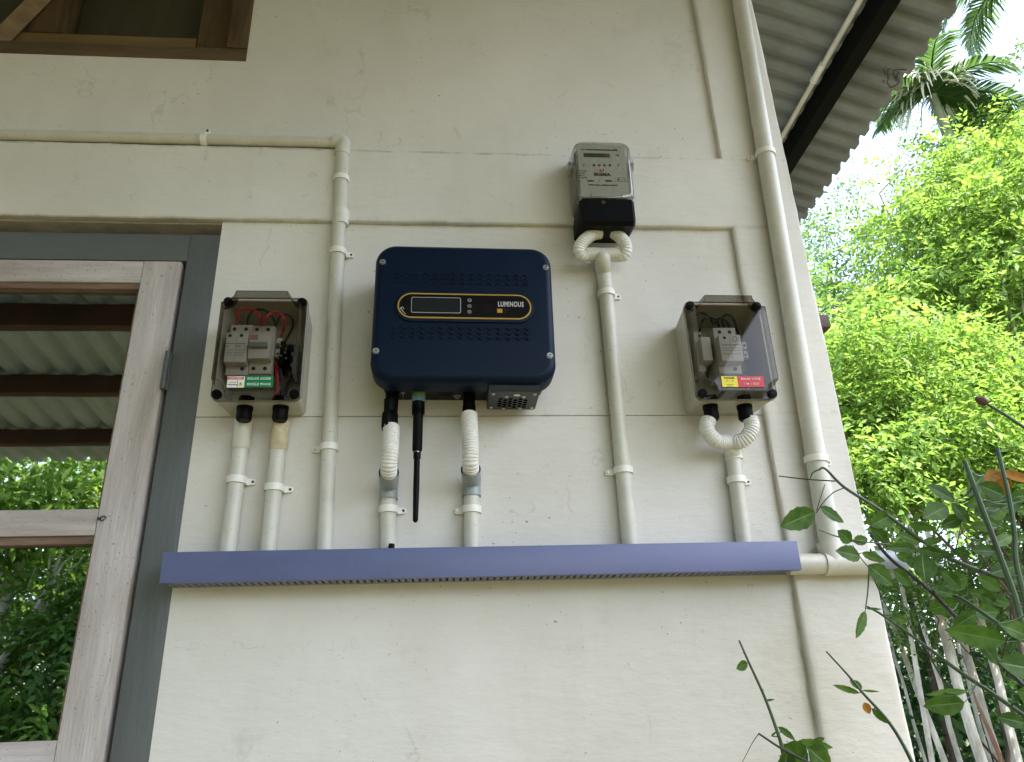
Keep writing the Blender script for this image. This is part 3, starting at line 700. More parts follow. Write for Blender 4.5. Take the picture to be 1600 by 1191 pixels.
for i in range(3):
    q = BM(); c = IP(733.5, (469.5, 478.5, 487.5)[i]); disc(q, (c.x, LF, c.z), .0033, d=.0006, n=16, r2=.0030); disc(q, (c.x, LF-.0006, c.z), .0016, d=.0003, n=12); obj('button', q, M['greyprint'], pn)
    q = BM(); tube(q, [(c.x+.0029*cos(u), LF-.0007, c.z+.0027*sin(u)) for u in [2*pi*k/20 for k in range(21)]], .00028, 5); obj('button_ring', q, M['silverprint'], pn)
c = IP(798, 475.5)
obj('lettering', join_text([dict(s='LUMINOUS', size=.0125, origin=(c.x, LF-.0003, c.z), xs=.63, bold=.0004, sp=1.10)]), M['silverprint'], pn, smooth=0)
q = BM(); c = IP(781, 485.5); box(q, c.x-.0042, c.x+.0042, LF-.0006, LF-.0001, c.z-.0036, c.z+.0036); obj('orange_square', q, M['orangeprint'], pn)
c2 = IP(788, 484); obj('small_print', join_text([dict(s='SOLAR  UNIT', size=.0037, origin=(c2.x, LF-.0003, c2.z+.0015), align='LEFT'), dict(s='ON  GRID', size=.0037, origin=(c2.x, LF-.0003, c2.z-.0030), align='LEFT')]) if False else join_text([dict(s='::.. ...', size=.0045, origin=(c2.x, LF-.0003, c2.z+.0012), align='LEFT'), dict(s='..:..', size=.0045, origin=(c2.x, LF-.0003, c2.z-.0032), align='LEFT')]), mat('dim_gold_print', (.16, .10, .02), .5), pn, smooth=0)
q = BM(); c = IP(630, 487); 
tube(q, [(c.x-.004+.0085*k/8-.0015*sin(pi*k/8), LF-.0003, c.z+.006-.012*(k/8)**1.1) for k in range(9)], [.0004, .0006, .0007, .0007, .0006, .0006, .0005, .0004, .0003], 5)
tube(q, [(c.x-.005+.006*k/5, LF-.0003, c.z+.0035+.004*sin(pi*k/5)) for k in range(6)], .0005, 5)
obj('swirl_print', q, M['silverprint'], pn)
q = BM()
for (sx, sy) in ((597, 410.5), (852, 417), (588, 549.5), (860, 554.5)):
    c = P(sx, sy, IF); 
    disc(q, (c.x, IF+.0002, c.z), .0052, d=.0006, n=20); disc(q, (c.x, IF-.0006, c.z), .0040, d=.0018, n=16, r2=.0032)
for v in q.verts: pass
obj_each('cover_screw', q, M['screw'], inv)
q = BM()
for (sx, sy) in ((597, 410.5), (852, 417), (588, 549.5), (860, 554.5)):
    c = P(sx, sy, IF); disc(q, (c.x, IF-.0025, c.z), .0014, d=.0003, n=6)
obj_each('screw_socket', q, M['hole'], inv)
IB = bcz-bh_/2-.001    # underside of the housing
def vert(bm, x, y, prof, n=20, ribs=0):
    """a body turned about a vertical axis: prof = [(z, r)...]"""
    if ribs: 
        rings = [[(x+rad*(1+(.10 if (k*ribs//n) % 2 == 0 else -.04))*cos(2*pi*k/n), y+rad*(1+(.10 if (k*ribs//n) % 2 == 0 else -.04))*sin(2*pi*k/n), z) for k in range(n)] for z, rad in prof]
    else: rings = [[(x+rad*cos(2*pi*k/n), y+rad*sin(2*pi*k/n), z) for k in range(n)] for z, rad in prof]
    loft(bm, rings)
yk = -.036
c1 = P(614, 610, yk); z0 = P(611, 674, yk).z
q = BM(); vert(q, c1.x, yk, [(IB+.001, .0098), (IB-.018, .0095)], 32, 16); vert(q, c1.x-.001, yk, [(IB-.0175, .0105), (IB-.038, .0100)], 32, 12); vert(q, c1.x-.002, yk, [(IB-.0375, .0092), (IB-.042, .0115), (z0+.006, .0118), (z0-.002, .0100)], 32, 12)
obj('cable_connector', q, M['black'], inv)
c1 = P(734, 610, yk); z0 = P(733, 654, yk).z
q = BM(); vert(q, c1.x, yk, [(IB+.001, .0112), (IB-.006, .0112), (IB-.0065, .0100), (IB-.026, .0098), (IB-.028, .0108), (z0, .0108)], 24); obj('cable_connector', q, M['black'], inv)
c1 = P(655.5, 605, yk)
q = BM(); vert(q, c1.x, yk, [(IB+.001, .0106), (IB-.010, .0110), (IB-.0115, .0110)], 24); obj('green_ring', q, M['green_ring'], inv)
q = BM(); vert(q, c1.x, yk, [(IB-.0116, .0114), (IB-.021, .0112), (IB-.0215, .0104)], 24); obj('blue_ring', q, M['teal_ring'], inv)
za, zb, zc = P(655, 642, yk).z, P(654, 706, yk).z, P(653, 817, yk).z
xx = c1.x
q = BM(); vert(q, xx, yk, [(IB-.0214, .0102), (za+.006, .0098), (za, .0080), (zb+.002, .0078), (zb, .0070)], 20)
for k in range(7): vert(q, xx, yk, [(IB-.026-k*.0025, .0104), (IB-.027-k*.0025, .0104)], 20)
obj('data_stick', q, M['black'], inv)
q = BM(); vert(q, xx, yk, [(zb+.0005, .0042), (zb-.003, .0042)], 14); obj('antenna_collar', q, M['screw'], inv)
q = BM(); vert(q, xx, yk, [(zb-.0025, .0060), (zb-.012, .0058), (zb-.013, .0048), (zb-.03, .0046), (zb-.06, .0048), (zc+.012, .0042), (zc+.003, .0040), (zc, .0022)], 14); obj('antenna', q, M['black'], inv)
c1 = P(698, 606, -.035); q = BM(); vert(q, c1.x, -.035, [(IB+.001, .0125), (IB-.004, .0125), (IB-.005, .0115)], 24); obj('blanking_plug', q, M['black'], inv)
c1 = P(715, 617, -.012); q = BM(); vert(q, c1.x, -.014, [(IB+.001, .0065), (IB-.002, .0065), (IB-.0021, .0038), (IB-.005, .0034)], 12); obj('earth_screw', q, M['screw'], inv)
c1 = P(631, 605, -.03); q = BM(); vert(q, c1.x, -.03, [(IB+.001, .0038), (IB-.003, .0036)], 10); vert(q, c1.x, -.02, [(IB+.001, .001), (IB-.008, .001)], 6); obj('vent_valve', q, M['screw'], inv)
# fan box: seen from below, plate facing down and forwards
fx0, fx1 = P(764, 610, -.06).x, P(842, 610, -.06).x
fb = BM(); zt2 = IB-.0005; zl = 1.9655
sec = [(-.069, zt2), (-.069, zt2-.0035), (-.066, zt2-.006), (-.012, zl), (-.002, zl+.006), (-.002, zt2)]
zf_ = 1.9635; sec = [(-.085, IB+.002), (-.088, zf_+.003), (-.086, zf_), (-.006, zf_), (-.003, zf_+.003), (-.003, IB+.002)]
loft(fb, [[(x, y, z) for y, z in sec] for x in (fx0, fx0+.001, fx1-.001, fx1)]); fan = obj('fan_box', fb, M['fan'], inv)
pz = zf_; q = BM(); loft(q, [[(x, y, pz+dz) for x, y in ((fx0+.002, -.084), (fx1-.002, -.084), (fx1-.002, -.007), (fx0+.002, -.007))] for dz in (.0, -.0012)]); obj('cover_plate', q, M['fan'], fan)
q = BM(); nx = 6
for i in range(nx):
    for j in range(4):
        xh = (fx0+fx1)/2 - .0205 + i*.0082; yh = -.054 + j*.0100 + (.0050 if i % 2 else 0)
        disc(q, (xh, yh, pz-.0012), .0037, 'Z', d=.0002, n=10)
obj('vent_hole', q, mat('vent_void', (.0008, .0008, .0008), 1, spec=0), fan)
q = BM()
for (u, v) in ((.09, .1), (.91, .1), (.08, .9), (.92, .9), (.36, .25), (.70, .25), (.34, .96), (.68, .96)):
    disc(q, (fx0+(fx1-fx0)*u, -.082+.073*v, pz-.0012), .0032, 'Z', d=.0016, n=12, r2=.0026)
obj_each('plate_screw', q, M['screw'], fan)
q = BM(); disc(q, (fx0+(fx1-fx0)*.56, -.070, pz-.0012), .0055, 'Z', d=.0004, n=18)
for v in q.verts: v.co.y = -.070+(v.co.y+.070)*.7
obj('oval_sticker', q, M['white'], fan)
inv.rotation_euler = (0, radians(.55), 0)

# ================================================================= BREAKER BOXES
def enclosure(name, label, cx):
    cz = 2.0435; t = thing(name, label, 'breaker box', (cx, RY, 1.955))
    bm = BM(); W_, H_ = .136, .181
    loft(bm, [rr(cx, cz, W_-.012, H_-.012, .008, .0135, 6), rr(cx, cz, W_-.004, H_-.004, .009, -.058, 6), rr(cx, cz, W_-.002, H_-.002, .010, -.0635, 6), rr(cx, cz, W_-.006, H_-.006, .008, -.0637, 6), rr(cx, cz, W_-.008, H_-.008, .007, -.058, 6), rr(cx, cz, W_-.020, H_-.020, .006, .008, 6)])
    obj('base', bm, M['box'], t)
    bm = BM(); w2, h2 = .1215, .1745
    for r_ in ([rr(cx, cz, W_+.001, H_+.001, .012, -.0640, 6), rr(cx, cz, W_+.001, H_+.001, .012, -.0700, 6), rr(cx, cz, W_-.002, H_-.002, .011, -.0712, 6), rr(cx, cz, w2+.006, h2+.001, .0205, -.0714, 6, True), rr(cx, cz, w2+.001, h2-.001, .0205, -.0985, 6, True), rr(cx, cz, w2-.001, h2-.003, .0205, -.1000, 6, True)],):
        loft(bm, r_, cap0=False)
    lid = obj('lid', bm, M['smoke'], t, smooth=25)
    q = BM(); e_ = .00045   # bright moulded edges of the clear lid
    for rg in (rr(cx, cz, w2, h2-.002, .0205, -.0999, 6, True),):
        tube(q, rg+[rg[0]], e_, 5, cap=False)
    obj('lid_edge', q, mat('dark_lid_edge', (.03, .025, .02), .25), t)
    q = BM()
    for sx in (-1, 1):
        for sz in (-1, 1):
            x, z = cx+sx*(W_/2-.0095), cz+sz*(H_/2-.0095)
            disc(q, (x, -.0705, z), .0078, d=.0055, n=18, r2=.0072); disc(q, (x, -.076, z), .0052, d=.0018, n=14, r2=.0042)
    obj_each('lid_screw', q, M['black'], t)
    bm = BM(); box(bm, cx-.055, cx+.055, .0035, .0065, cz-.01, cz+.025); obj('mounting_rail', bm, M['screw'], t)
    return t
def gland(t, px, py1, py2, ctr, y=-.036):
    a = P(px, ctr, y); q = BM(); z1 = 1.9565; z2 = P(px, py2, y).z
    prof = [(z1, .0128), (z1-.006, .0130), (z1-.0065, .0122), (z2+.004, .0126), (z2, .0105)]
    vert(q, a.x, y, prof, 12); obj('cable_gland', q, M['black'], t)
def module(t, name, x0, x1, zt, zb, nose_z1, nose_z0, m=None, ys=-.050, yn=-.068):
    bm = BM(); box(bm, x0, x1, .003, ys, zb, zt, .0012); o = obj(name, bm, m or M['breaker'], t)
    bm = BM(); box(bm, x0+.0006, x1-.0006, ys+.001, yn, nose_z0, nose_z1, .0012); obj('nose', bm, m or M['breaker'], o)
    return o
def holes(o, pts, Y, r=.0032, m='hole'):
    q = BM()
    for p in pts:
        c = P(p[0], p[1], Y); disc(q, (c.x, Y, c.z), r, d=.0004, n=14)
    obj_each('screw_hole', q, M[m], o)
def prints(o, rows, Y):
    q = BM()
    for (px0_, py, px1_, th) in rows:
        a, b = P(px0_, py, Y), P(px1_, py, Y); box(q, a.x, b.x, Y-.0002, Y, a.z-th/2, a.z+th/2)
    obj('fine_print', q, mat('worn_grey_print', (.16, .16, .16), .6), o, smooth=0)

ac = enclosure('breaker_box', 'smoky lidded breaker box beside the window, red wires and green sticker', -.2945)
for px in (382, 438): gland(ac, px, 635, 658, 645)
YS, YN = -.050, -.068
def zz(px, py, Y): return P(px, py, Y).z
def xx_(px, py, Y): return P(px, py, Y).x
o = module(ac, 'surge_module', xx_(356.5, 545, YS), xx_(391.5, 545, YS), zz(375, 507.5, YS), zz(370, 586, YS), zz(370, 519.5, YN), zz(370, 566, YN))
holes(o, [(366.5, 514.5), (384.5, 514.5), (378.5, 576.5)], YS-.0002); holes(o, [(359.5, 524.5), (377.5, 524.5)], YN-.0002, .0028)
prints(o, [(351.5, 537, 366, .0010), (368.5, 537, 384, .0010), (351.5, 541, 358, .0012), (368.5, 541, 376, .0012), (351, 547, 365, .0006), (368, 547, 383, .0006), (351, 551, 364, .0006), (368, 551, 382, .0006), (350.5, 555, 362, .0006), (367.5, 555, 380, .0006), (367.2, 545, 367.6, .045)], YN-.0001)
o = module(ac, 'circuit_breaker', xx_(391.8, 545, YS)+.0003, xx_(427, 545, YS), zz(410, 509.5, YS), zz(404, 584, YS), zz(404, 521, YN), zz(404, 560, YN))
holes(o, [(401.5, 515), (419, 515), (396, 576), (414, 576)], YS-.0002)
q = BM(); a = P(388.5, 543, YN-.004); b = P(418, 538, YN-.004); box(q, a.x, b.x, YN-.009, YN+.002, b.z-.006, b.z+.002, .0012); obj('toggle', q, M['toggle'], o)
q = BM(); a = P(391, 531, YN); b = P(404, 523, YN); box(q, a.x, b.x, YN-.0004, YN-.0001, a.z, b.z); obj('pink_print', q, M['pink'], o)
q = BM()
for k in range(2):
    x0 = xx_(431, 545, -.04); box(q, x0, x0+.009, .003, -.042, zz(432, 557-k*17, -.042), zz(432, 545-k*17, -.042), .001)
o = obj_each('terminal_block', q, M['breaker'], ac)[0]; holes(o, [(434.5, 538), (434, 553)], -.0423, .0022)
q = BM(); x0 = xx_(437.5, 550, -.045); box(q, x0, x0+.0075, .0, -.048, zz(440, 570, -.048), zz(440, 533, -.048), .001)
for k in range(3): box(q, x0+.010, x0+.019, -.004, -.040, zz(450, 582-k*17, -.04), zz(450, 572-k*17, -.04), .001)
o = obj('connector_strip', q, M['black'], ac)
q = BM()
for (px, py) in ((439, 541), (439, 556), (445.5, 551), (447, 545), (447, 560)): 
    c = P(px, py, -.0485); disc(q, (c.x, -.0482, c.z), .0016, d=.001, n=8)
obj_each('strip_screw', q, M['screw'], o)
q = BM(); x0 = xx_(455, 560, -.03); box(q, x0, x0+.009, .003, -.034, zz(456, 585, -.03), zz(456, 540, -.03), .001); obj('grey_bracket', q, M['toggle'], ac)
def wire(pts, m, r=.0022, Y=None):
    pts = [(a, b, y-.036*max(0, min(1, (513-b)/14))) for a, b, y in pts]
    q = BM(); tube(q, spline([P(a, b, y) for a, b, y in pts], 8), r, 8); obj('wire', q, m, ac if pts[0][0] < 700 else dc)
R_, K_ = M['red_wire'], M['black_wire']
wire([(369, 512, -.03), (370, 498, -.03), (374, 486, -.035), (384, 482, -.04), (398, 486, -.045), (406, 497, -.045), (409, 512, -.03)], R_)
wire([(409, 512, -.03), (414, 498, -.045), (424, 490, -.045), (436, 490, -.045), (444, 500, -.045), (443, 515, -.045), (438, 530, -.035), (436, 540, -.02)], R_)
wire([(386, 512, -.03), (388, 496, -.03), (396, 486, -.03), (410, 484, -.03), (420, 489, -.03), (428, 500, -.03), (430, 511, -.03)], K_)
wire([(430, 511, -.03), (436, 497, -.03), (446, 491, -.03), (456, 497, -.035), (458, 508, -.04), (452, 522, -.04), (446, 533, -.04), (443, 540, -.03)], K_)
wire([(432, 568, -.03), (433, 585, -.035), (434, 605, -.03), (428, 625, -.03)], R_, .0030)
wire([(438, 568, -.03), (439, 585, -.035), (442, 603, -.03), (438, 625, -.03)], M['blue_wire'], .0026)
wire([(446, 568, -.03), (452, 585, -.04), (450, 600, -.03), (444, 625, -.03)], K_, .0026)
def sticker(t, parts, Y):
    for (name, x0, x1, y0, y1, m, dy) in parts:
        a, b = P(x0, (y0+y1)/2, Y), P(x1, (y0+y1)/2, Y); c = P((x0+x1)/2, y0, Y); d = P((x0+x1)/2, y1, Y)
        q = BM(); box(q, a.x, b.x, Y-.0002-dy, Y, d.z, c.z); yield obj(name, q, m, t, smooth=0)
LY = -.1018
s = list(sticker(ac, [('danger_sticker', 355, 382, 588.3, 605.8, M['white'], 0), ('green_sticker', 382.3, 427, 587.2, 605.5, M['green'], 0), ('red_band', 356.5, 381, 589.2, 593.2, M['red'], .0003), ('ink_line', 370.8, 371.4, 594.2, 604.8, M['ink'], .0003)], LY))
a, b = P(404.8, 592, LY), P(404.5, 600.8, LY)
obj('sticker_lettering', join_text([dict(s='SOLAR ACDB', size=.0054, origin=(a.x, LY-.0005, a.z), xs=.98, bold=.00008, sp=1.12), dict(s='SINGLE PHASE', size=.0054, origin=(b.x, LY-.0005, b.z), xs=.92, bold=.00008, sp=1.12)]), M['white'], s[1], smooth=0)
a = P(368.8, 591.2, LY); obj('sticker_lettering', join_text([dict(s='DANGER', size=.0046, origin=(a.x, LY-.0007, a.z), xs=1.05)]), M['white'], s[0], smooth=0)
a = P(363.5, 597.3, LY); b = P(363.5, 601.5, LY); obj('sticker_lettering', join_text([dict(s='230 VOLTS', size=.0028, origin=(a.x, LY-.0005, a.z)), dict(s='415 VOLTS', size=.0028, origin=(b.x, LY-.0005, b.z))]) if False else join_text([dict(s='------', size=.0052, origin=(a.x, LY-.0005, a.z)), dict(s='======', size=.0040, origin=(b.x, LY-.0005, b.z))]), M['ink'], s[0], smooth=0)
def tri(bm, c, r, Y):
    loft(bm, [[(c.x+r*cos(u), y, c.z-.15*r+r*sin(u)) for u in (pi/2, pi/2+2*pi/3, pi/2+4*pi/3)] for y in (Y, Y-.0002)])
q = BM(); c = P(376, 600, LY); tri(q, c, .0046, LY-.0003); o = obj('warning_triangle', q, M['yellow'], s[0], smooth=0)
q = BM(); tube(q, [(c.x+.0006, LY-.0006, c.z+.002), (c.x-.0005, LY-.0006, c.z), (c.x+.0006, LY-.0006, c.z-.0002), (c.x-.0003, LY-.0006, c.z-.0022)], .0004, 4); obj('bolt_symbol', q, M['ink'], s[0], smooth=0)
# brown foggy inside of the lid bottom is real: hoses and nuts inside
for px in (385, 438):
    c = P(px, 628, -.036); q = BM(); vert(q, c.x, -.036, [(1.9665, .0125), (1.972, .0125)], 6); obj('gland_nut', q, M['black'], ac)

dc = enclosure('breaker_box', 'smoky lidded breaker box near the wall corner, red and yellow sticker', .4705)
for px in (1111, 1164.5): gland(dc, px, 633, 657, 645)
o = module(dc, 'surge_module', xx_(1119, 545, YS)-.0005, xx_(1153.5, 545, YS), zz(1130, 512, YS), zz(1140, 584, YS), zz(1140, 523, YN), zz(1140, 564, YN))
holes(o, [(1124, 519), (1140, 519), (1149, 577)], YS-.0002); holes(o, [(1132, 528)], YN-.0002, .0026)
prints(o, [(1127.5, 539, 1141, .0012), (1143.5, 539, 1157, .0012), (1128, 544, 1141, .0006), (1144, 544, 1157.5, .0006), (1128.5, 548, 1141.5, .0006), (1144.5, 548, 1158, .0006), (1129, 553, 1142, .0008), (1145, 553, 1158.5, .0008), (1142.4, 545, 1142.8, .042)], YN-.0001)
q = BM(); c = P(1148, 530, YN); tube(q, [(c.x+.0042*cos(u), YN-.0002, c.z+.0046*sin(u)) for u in [2*pi*k/20 for k in range(21)]], .0003, 5); obj('round_print', q, M['greyprint'], o)
q = BM(); x0 = xx_(1160, 545, -.04)
for k in range(2): box(q, x0, x0+.008, .003, -.042, zz(1164, 560-k*14, -.04), zz(1164, 549-k*14, -.04), .001)
o = obj_each('terminal_block', q, M['breaker'], dc)[0]; holes(o, [(1163, 540), (1165, 554.5)], -.0423, .0020)
q = BM(); x0 = xx_(1086, 545, -.03)
box(q, x0, x0+.013, .003, -.034, zz(1094, 582, -.03), zz(1094, 520, -.03), .001); box(q, x0+.004, x0+.021, .0, -.052, zz(1101, 566, -.045), zz(1099, 529, -.045), .0015)
o = obj('fuse_holder', q, M['breaker'], dc); holes(o, [(1093, 525)], -.0345, .0024)
q = BM(); box(q, x0+.019, x0+.025, .003, -.04, zz(1107, 560, -.04), zz(1107, 536, -.04), .001); obj('fuse_clip', q, M['black'], dc)
wire([(1124, 516, -.03), (1122, 504, -.03), (1116, 498, -.03), (1108, 496, -.03), (1098, 500, -.03), (1094, 512, -.03), (1093, 522, -.02)], K_)
wire([(1140, 516, -.03), (1137, 505, -.03), (1129, 498, -.03), (1121, 500, -.03), (1115, 506, -.025), (1108, 494, -.025), (1096, 489, -.025), (1088, 492, -.025)], K_)
wire([(1133, 516, -.03), (1128, 502, -.03), (1132, 493, -.03), (1140, 492, -.03), (1147, 500, -.03), (1151, 514, -.03), (1156, 530, -.02), (1163, 545, -.02)], K_)
wire([(1163, 560, -.03), (1158, 580, -.03), (1166, 600, -.03), (1165, 625, -.03)], mat('dull_orange_cable', (.30, .12, .05), .5), .003)
wire([(1158, 560, -.03), (1146, 585, -.03), (1130, 612, -.03), (1117, 625, -.03)], K_, .003)
s = list(sticker(dc, [('yellow_sticker', 1127.6, 1152.6, 588.2, 604.8, M['yellow'], 0), ('red_sticker', 1152.9, 1193.5, 588, 605, M['red'], 0)], LY))
for k, (x, hh) in enumerate(((1172.5, 592.5), (1174, 600.3))):
    a = P(x, hh, LY); obj('sticker_lettering', join_text([dict(s=('SOLAR DCDB', '1 IN 1 OUT')[k], size=.0052, origin=(a.x, LY-.0005, a.z), xs=.90, bold=.00006, sp=1.15)]), M['white'], s[1], smooth=0)
a = P(1139.5, 591, LY); b = P(1140.5, 600.5, LY); c_ = P(1140.8, 603.3, LY); d_ = P(1140.3, 596, LY)
obj('sticker_lettering', join_text([dict(s='DANGER', size=.0040, origin=(a.x, LY-.0005, a.z), xs=1.05), dict(s='------', size=.0055, origin=(b.x, LY-.0005, b.z), xs=1.1), dict(s='-----', size=.0055, origin=(c_.x, LY-.0005, c_.z), xs=1.1), dict(s='^  :  ^', size=.0050, origin=(d_.x, LY-.0005, d_.z))]), M['ink'], s[0], smooth=0)
for px in (1111, 1164):
    c = P(px, 628, -.036); q = BM(); vert(q, c.x, -.036, [(1.9665, .0125), (1.972, .0125)], 6); obj('gland_nut', q, M['black'], dc)

# ================================================================= METER
mx0, mx1 = .2335, .3425; mc = (mx0+mx1)/2
me_ = thing('electricity_meter', 'grey faced electricity meter with clear cover above its black terminal cover', 'meter', (mc, RY, 2.29))
zB, zM, zT = 2.2885, 2.3435, 2.4790
bm = BM(); 
sec = [(RY-.002, zB+.014), (-.062, zB+.003), (-.069, zB+.009), (-.071, zM-.001), (RY-.002, zM-.001)]
rings = []
for x, k in ((mx0+.004, .9), (mx0+.010, 1.0), (mx1-.010, 1.0), (mx1-.004, .9)):
    rings.append([(x, RY-.002+(y-RY+.002)*k, z + (.006 if (i in (0, 1, 2) and k < 1) else 0)) for i, (y, z) in enumerate(sec)])
loft(bm, rings)
q = BM()
obj('terminal_cover', bm, M['black'], me_)
bm = BM(); loft(bm, [rr(mc, (zM+zT)/2, mx1-mx0-.008, zT-zM-.002, .010, RY-.002, 6), rr(mc, (zM+zT)/2, mx1-mx0-.012, zT-zM-.006, .010, -.040, 6)]); obj('meter_case', bm, mat('grey_meter_case', (.022, .024, .022), .5), me_)
pz1, pz0 = P(940, 227, -.06).z, zM+.010
pl0 = rr(mc, (pz0+pz1)/2, mx1-mx0-.019, pz1-pz0, .006, -.0405, 5); pl1 = rr(mc, (pz0+pz1)/2, mx1-mx0-.019, pz1-pz0, .006, -.0600, 5)
bm = BM(); loft(bm, [pl0, pl1]); face = obj('face_plate', bm, M['plate'], me_)
FYM = -.0601
def mt(s, px, py, size, xs=1., bold=0., align='CENTER', m='ink'): 
    a = P(px, py, FYM); return dict(s=s, size=size, origin=(a.x, FYM-.0003, a.z), xs=xs, bold=bold, align=align)
obj('brand_lettering', join_text([mt('SIGMA', 941, 273, .0092, 1.15, .0003)]), M['ink'], face, smooth=0)
obj('face_print', join_text([mt('A.C. 1 PHASE 2 WIRE STATIC ENERGY METER', 936, 234.5, .0040, .86, .00012), mt('E', 902, 242, .0048), mt('Rev', 902, 245.5, .003), mt('IS', 965, 243, .006, 1.2), mt('TYPE 1-10A', 901, 267, .0037, 1, 0, 'LEFT'), mt('240V 50Hz', 901, 270.7, .0033, 1, 0, 'LEFT'), mt('CLASS 1.0', 901, 274.3, .0033, 1, 0, 'LEFT'), mt('1600 imp/kWh', 901, 277.6, .0033, 1, 0, 'LEFT'), mt('S.No.', 905, 283, .0033), mt('10084', 922.5, 283, .0046, 1.1, .0002), mt('8', 936, 283, .0040), mt('5/2018', 951, 283, .0046, 1, .0002), mt('MADE IN INDIA   METERING PRODUCT', 942, 289.5, .0031, 1, .00008), mt('C', 912, 258, .0055), mt('C', 966, 258.5, .0055), mt('o', 973, 264, .004), mt('ISI', 966.5, 281, .0045, 1, .0001), mt('&', 976, 281.5, .0045)]), mat('meter_print', (.06, .06, .06), .6), face, smooth=0)
q = BM()
for k, (px, py) in enumerate(((928, 258.5), (936.5, 258.5), (944.5, 258.5), (953, 258.5))): c = P(px, py, FYM); disc(q, (c.x, FYM, c.z), .0026, d=.0006, n=14)
obj_each('indicator_lamp', q, mat('dim_lamp', (.07, .075, .07), .3), face)
q = BM(); a, b = P(912, 242.5, FYM), P(952.6, 242.5, FYM); box(q, a.x, b.x-.0095, FYM-.0008, FYM, a.z-.0042, a.z+.0042); obj('counter_window', q, M['ink'], face)
q = BM(); box(q, b.x-.0093, b.x, FYM-.0009, FYM, a.z-.0042, a.z+.0042); obj('counter_decimal', q, mat('dark_red_counter', (.13, .02, .018), .5), face)
obj('counter_digits', join_text([mt('0 0 0 1 7', 928.5, 243, .0052, 1.05), mt('4', 947.5, 243, .0052)]), M['silverprint'], face, smooth=0)
q = BM(); c = P(940.5, 266, FYM); tube(q, [(c.x+.0034*cos(u), FYM-.0004, c.z+.0032*sin(u)) for u in [pi*.75+2*pi*.75*k/12 for k in range(13)]], .0009, 6); obj('red_logo', q, M['red'], face)
q = BM(); 
for (x0, x1) in ((961, 971.5), (972.5, 981)):
    a, b = P(x0, 281, FYM), P(x1, 281, FYM); lp = [(a.x, FYM-.0003, a.z-.0045), (b.x, FYM-.0003, a.z-.0045), (b.x, FYM-.0003, a.z+.0045), (a.x, FYM-.0003, a.z+.0045), (a.x, FYM-.0003, a.z-.0045)]; tube(q, lp, .0002, 4)
obj('print_box', q, M['ink'], face, smooth=0)
bm = BM(); W_ = mx1-mx0; H_ = zT-zM; zc = (zM+zT)/2
def cov(y, din, top): 
    pts = rr(mc, zc, W_-din, H_-.002, .016, y, 7); return [(x, yy, z-(top if z > zc else 0)*((z-zc)/(H_/2))) for x, yy, z in pts]
loft(bm, [cov(.005, 0, 0), cov(-.045, 0, .0), cov(-.066, .004, .003), cov(-.072, .012, .008), cov(-.0735, .022, .014)], cap0=False)
o = obj('clear_cover', bm, M['clear'], me_, smooth=50)
q = BM(); tube(q, [(mc-W_/2+.003, -.0715, zM+.003), (mc+W_/2-.003, -.0715, zM+.003)], .0012, 6); tube(q, [(mc-.030, -.0735, zM+.001), (mc-.030, -.0735, zM+.008)], .0010, 6); tube(q, [(mc+.026, -.0735, zM+.001), (mc+.026, -.0735, zM+.008)], .0010, 6); obj_each('cover_rib', q, M['clear'], me_)
for sx, (px, py) in ((-1, (889, 265)), (1, (993, 266))):
    c = P(px, py, -.035); q = BM(); xs_ = mx0-.001 if sx < 0 else mx1+.001
    box(q, min(xs_, xs_+sx*.007), max(xs_, xs_+sx*.007), -.048, -.022, c.z-.009, c.z+.009, .002); lug = obj('seal_lug', q, M['clear'], me_)
    q = BM(); disc(q, (xs_+sx*.004, -.049, c.z+.001), .0036, d=.003, n=12); tube(q, [(xs_+sx*.003, -.05, c.z+.002), (xs_+sx*.005, -.052, c.z+.008), (xs_+sx*.004, -.05, c.z+.015)], .0007, 5); obj('seal_screw', q, M['screw'], lug)
q = BM(); c = P(943, 316, -.0712); disc(q, (c.x, -.0708, c.z), .0035, d=.0007, n=12); obj_each('cover_screw', q, M['hole'], me_)

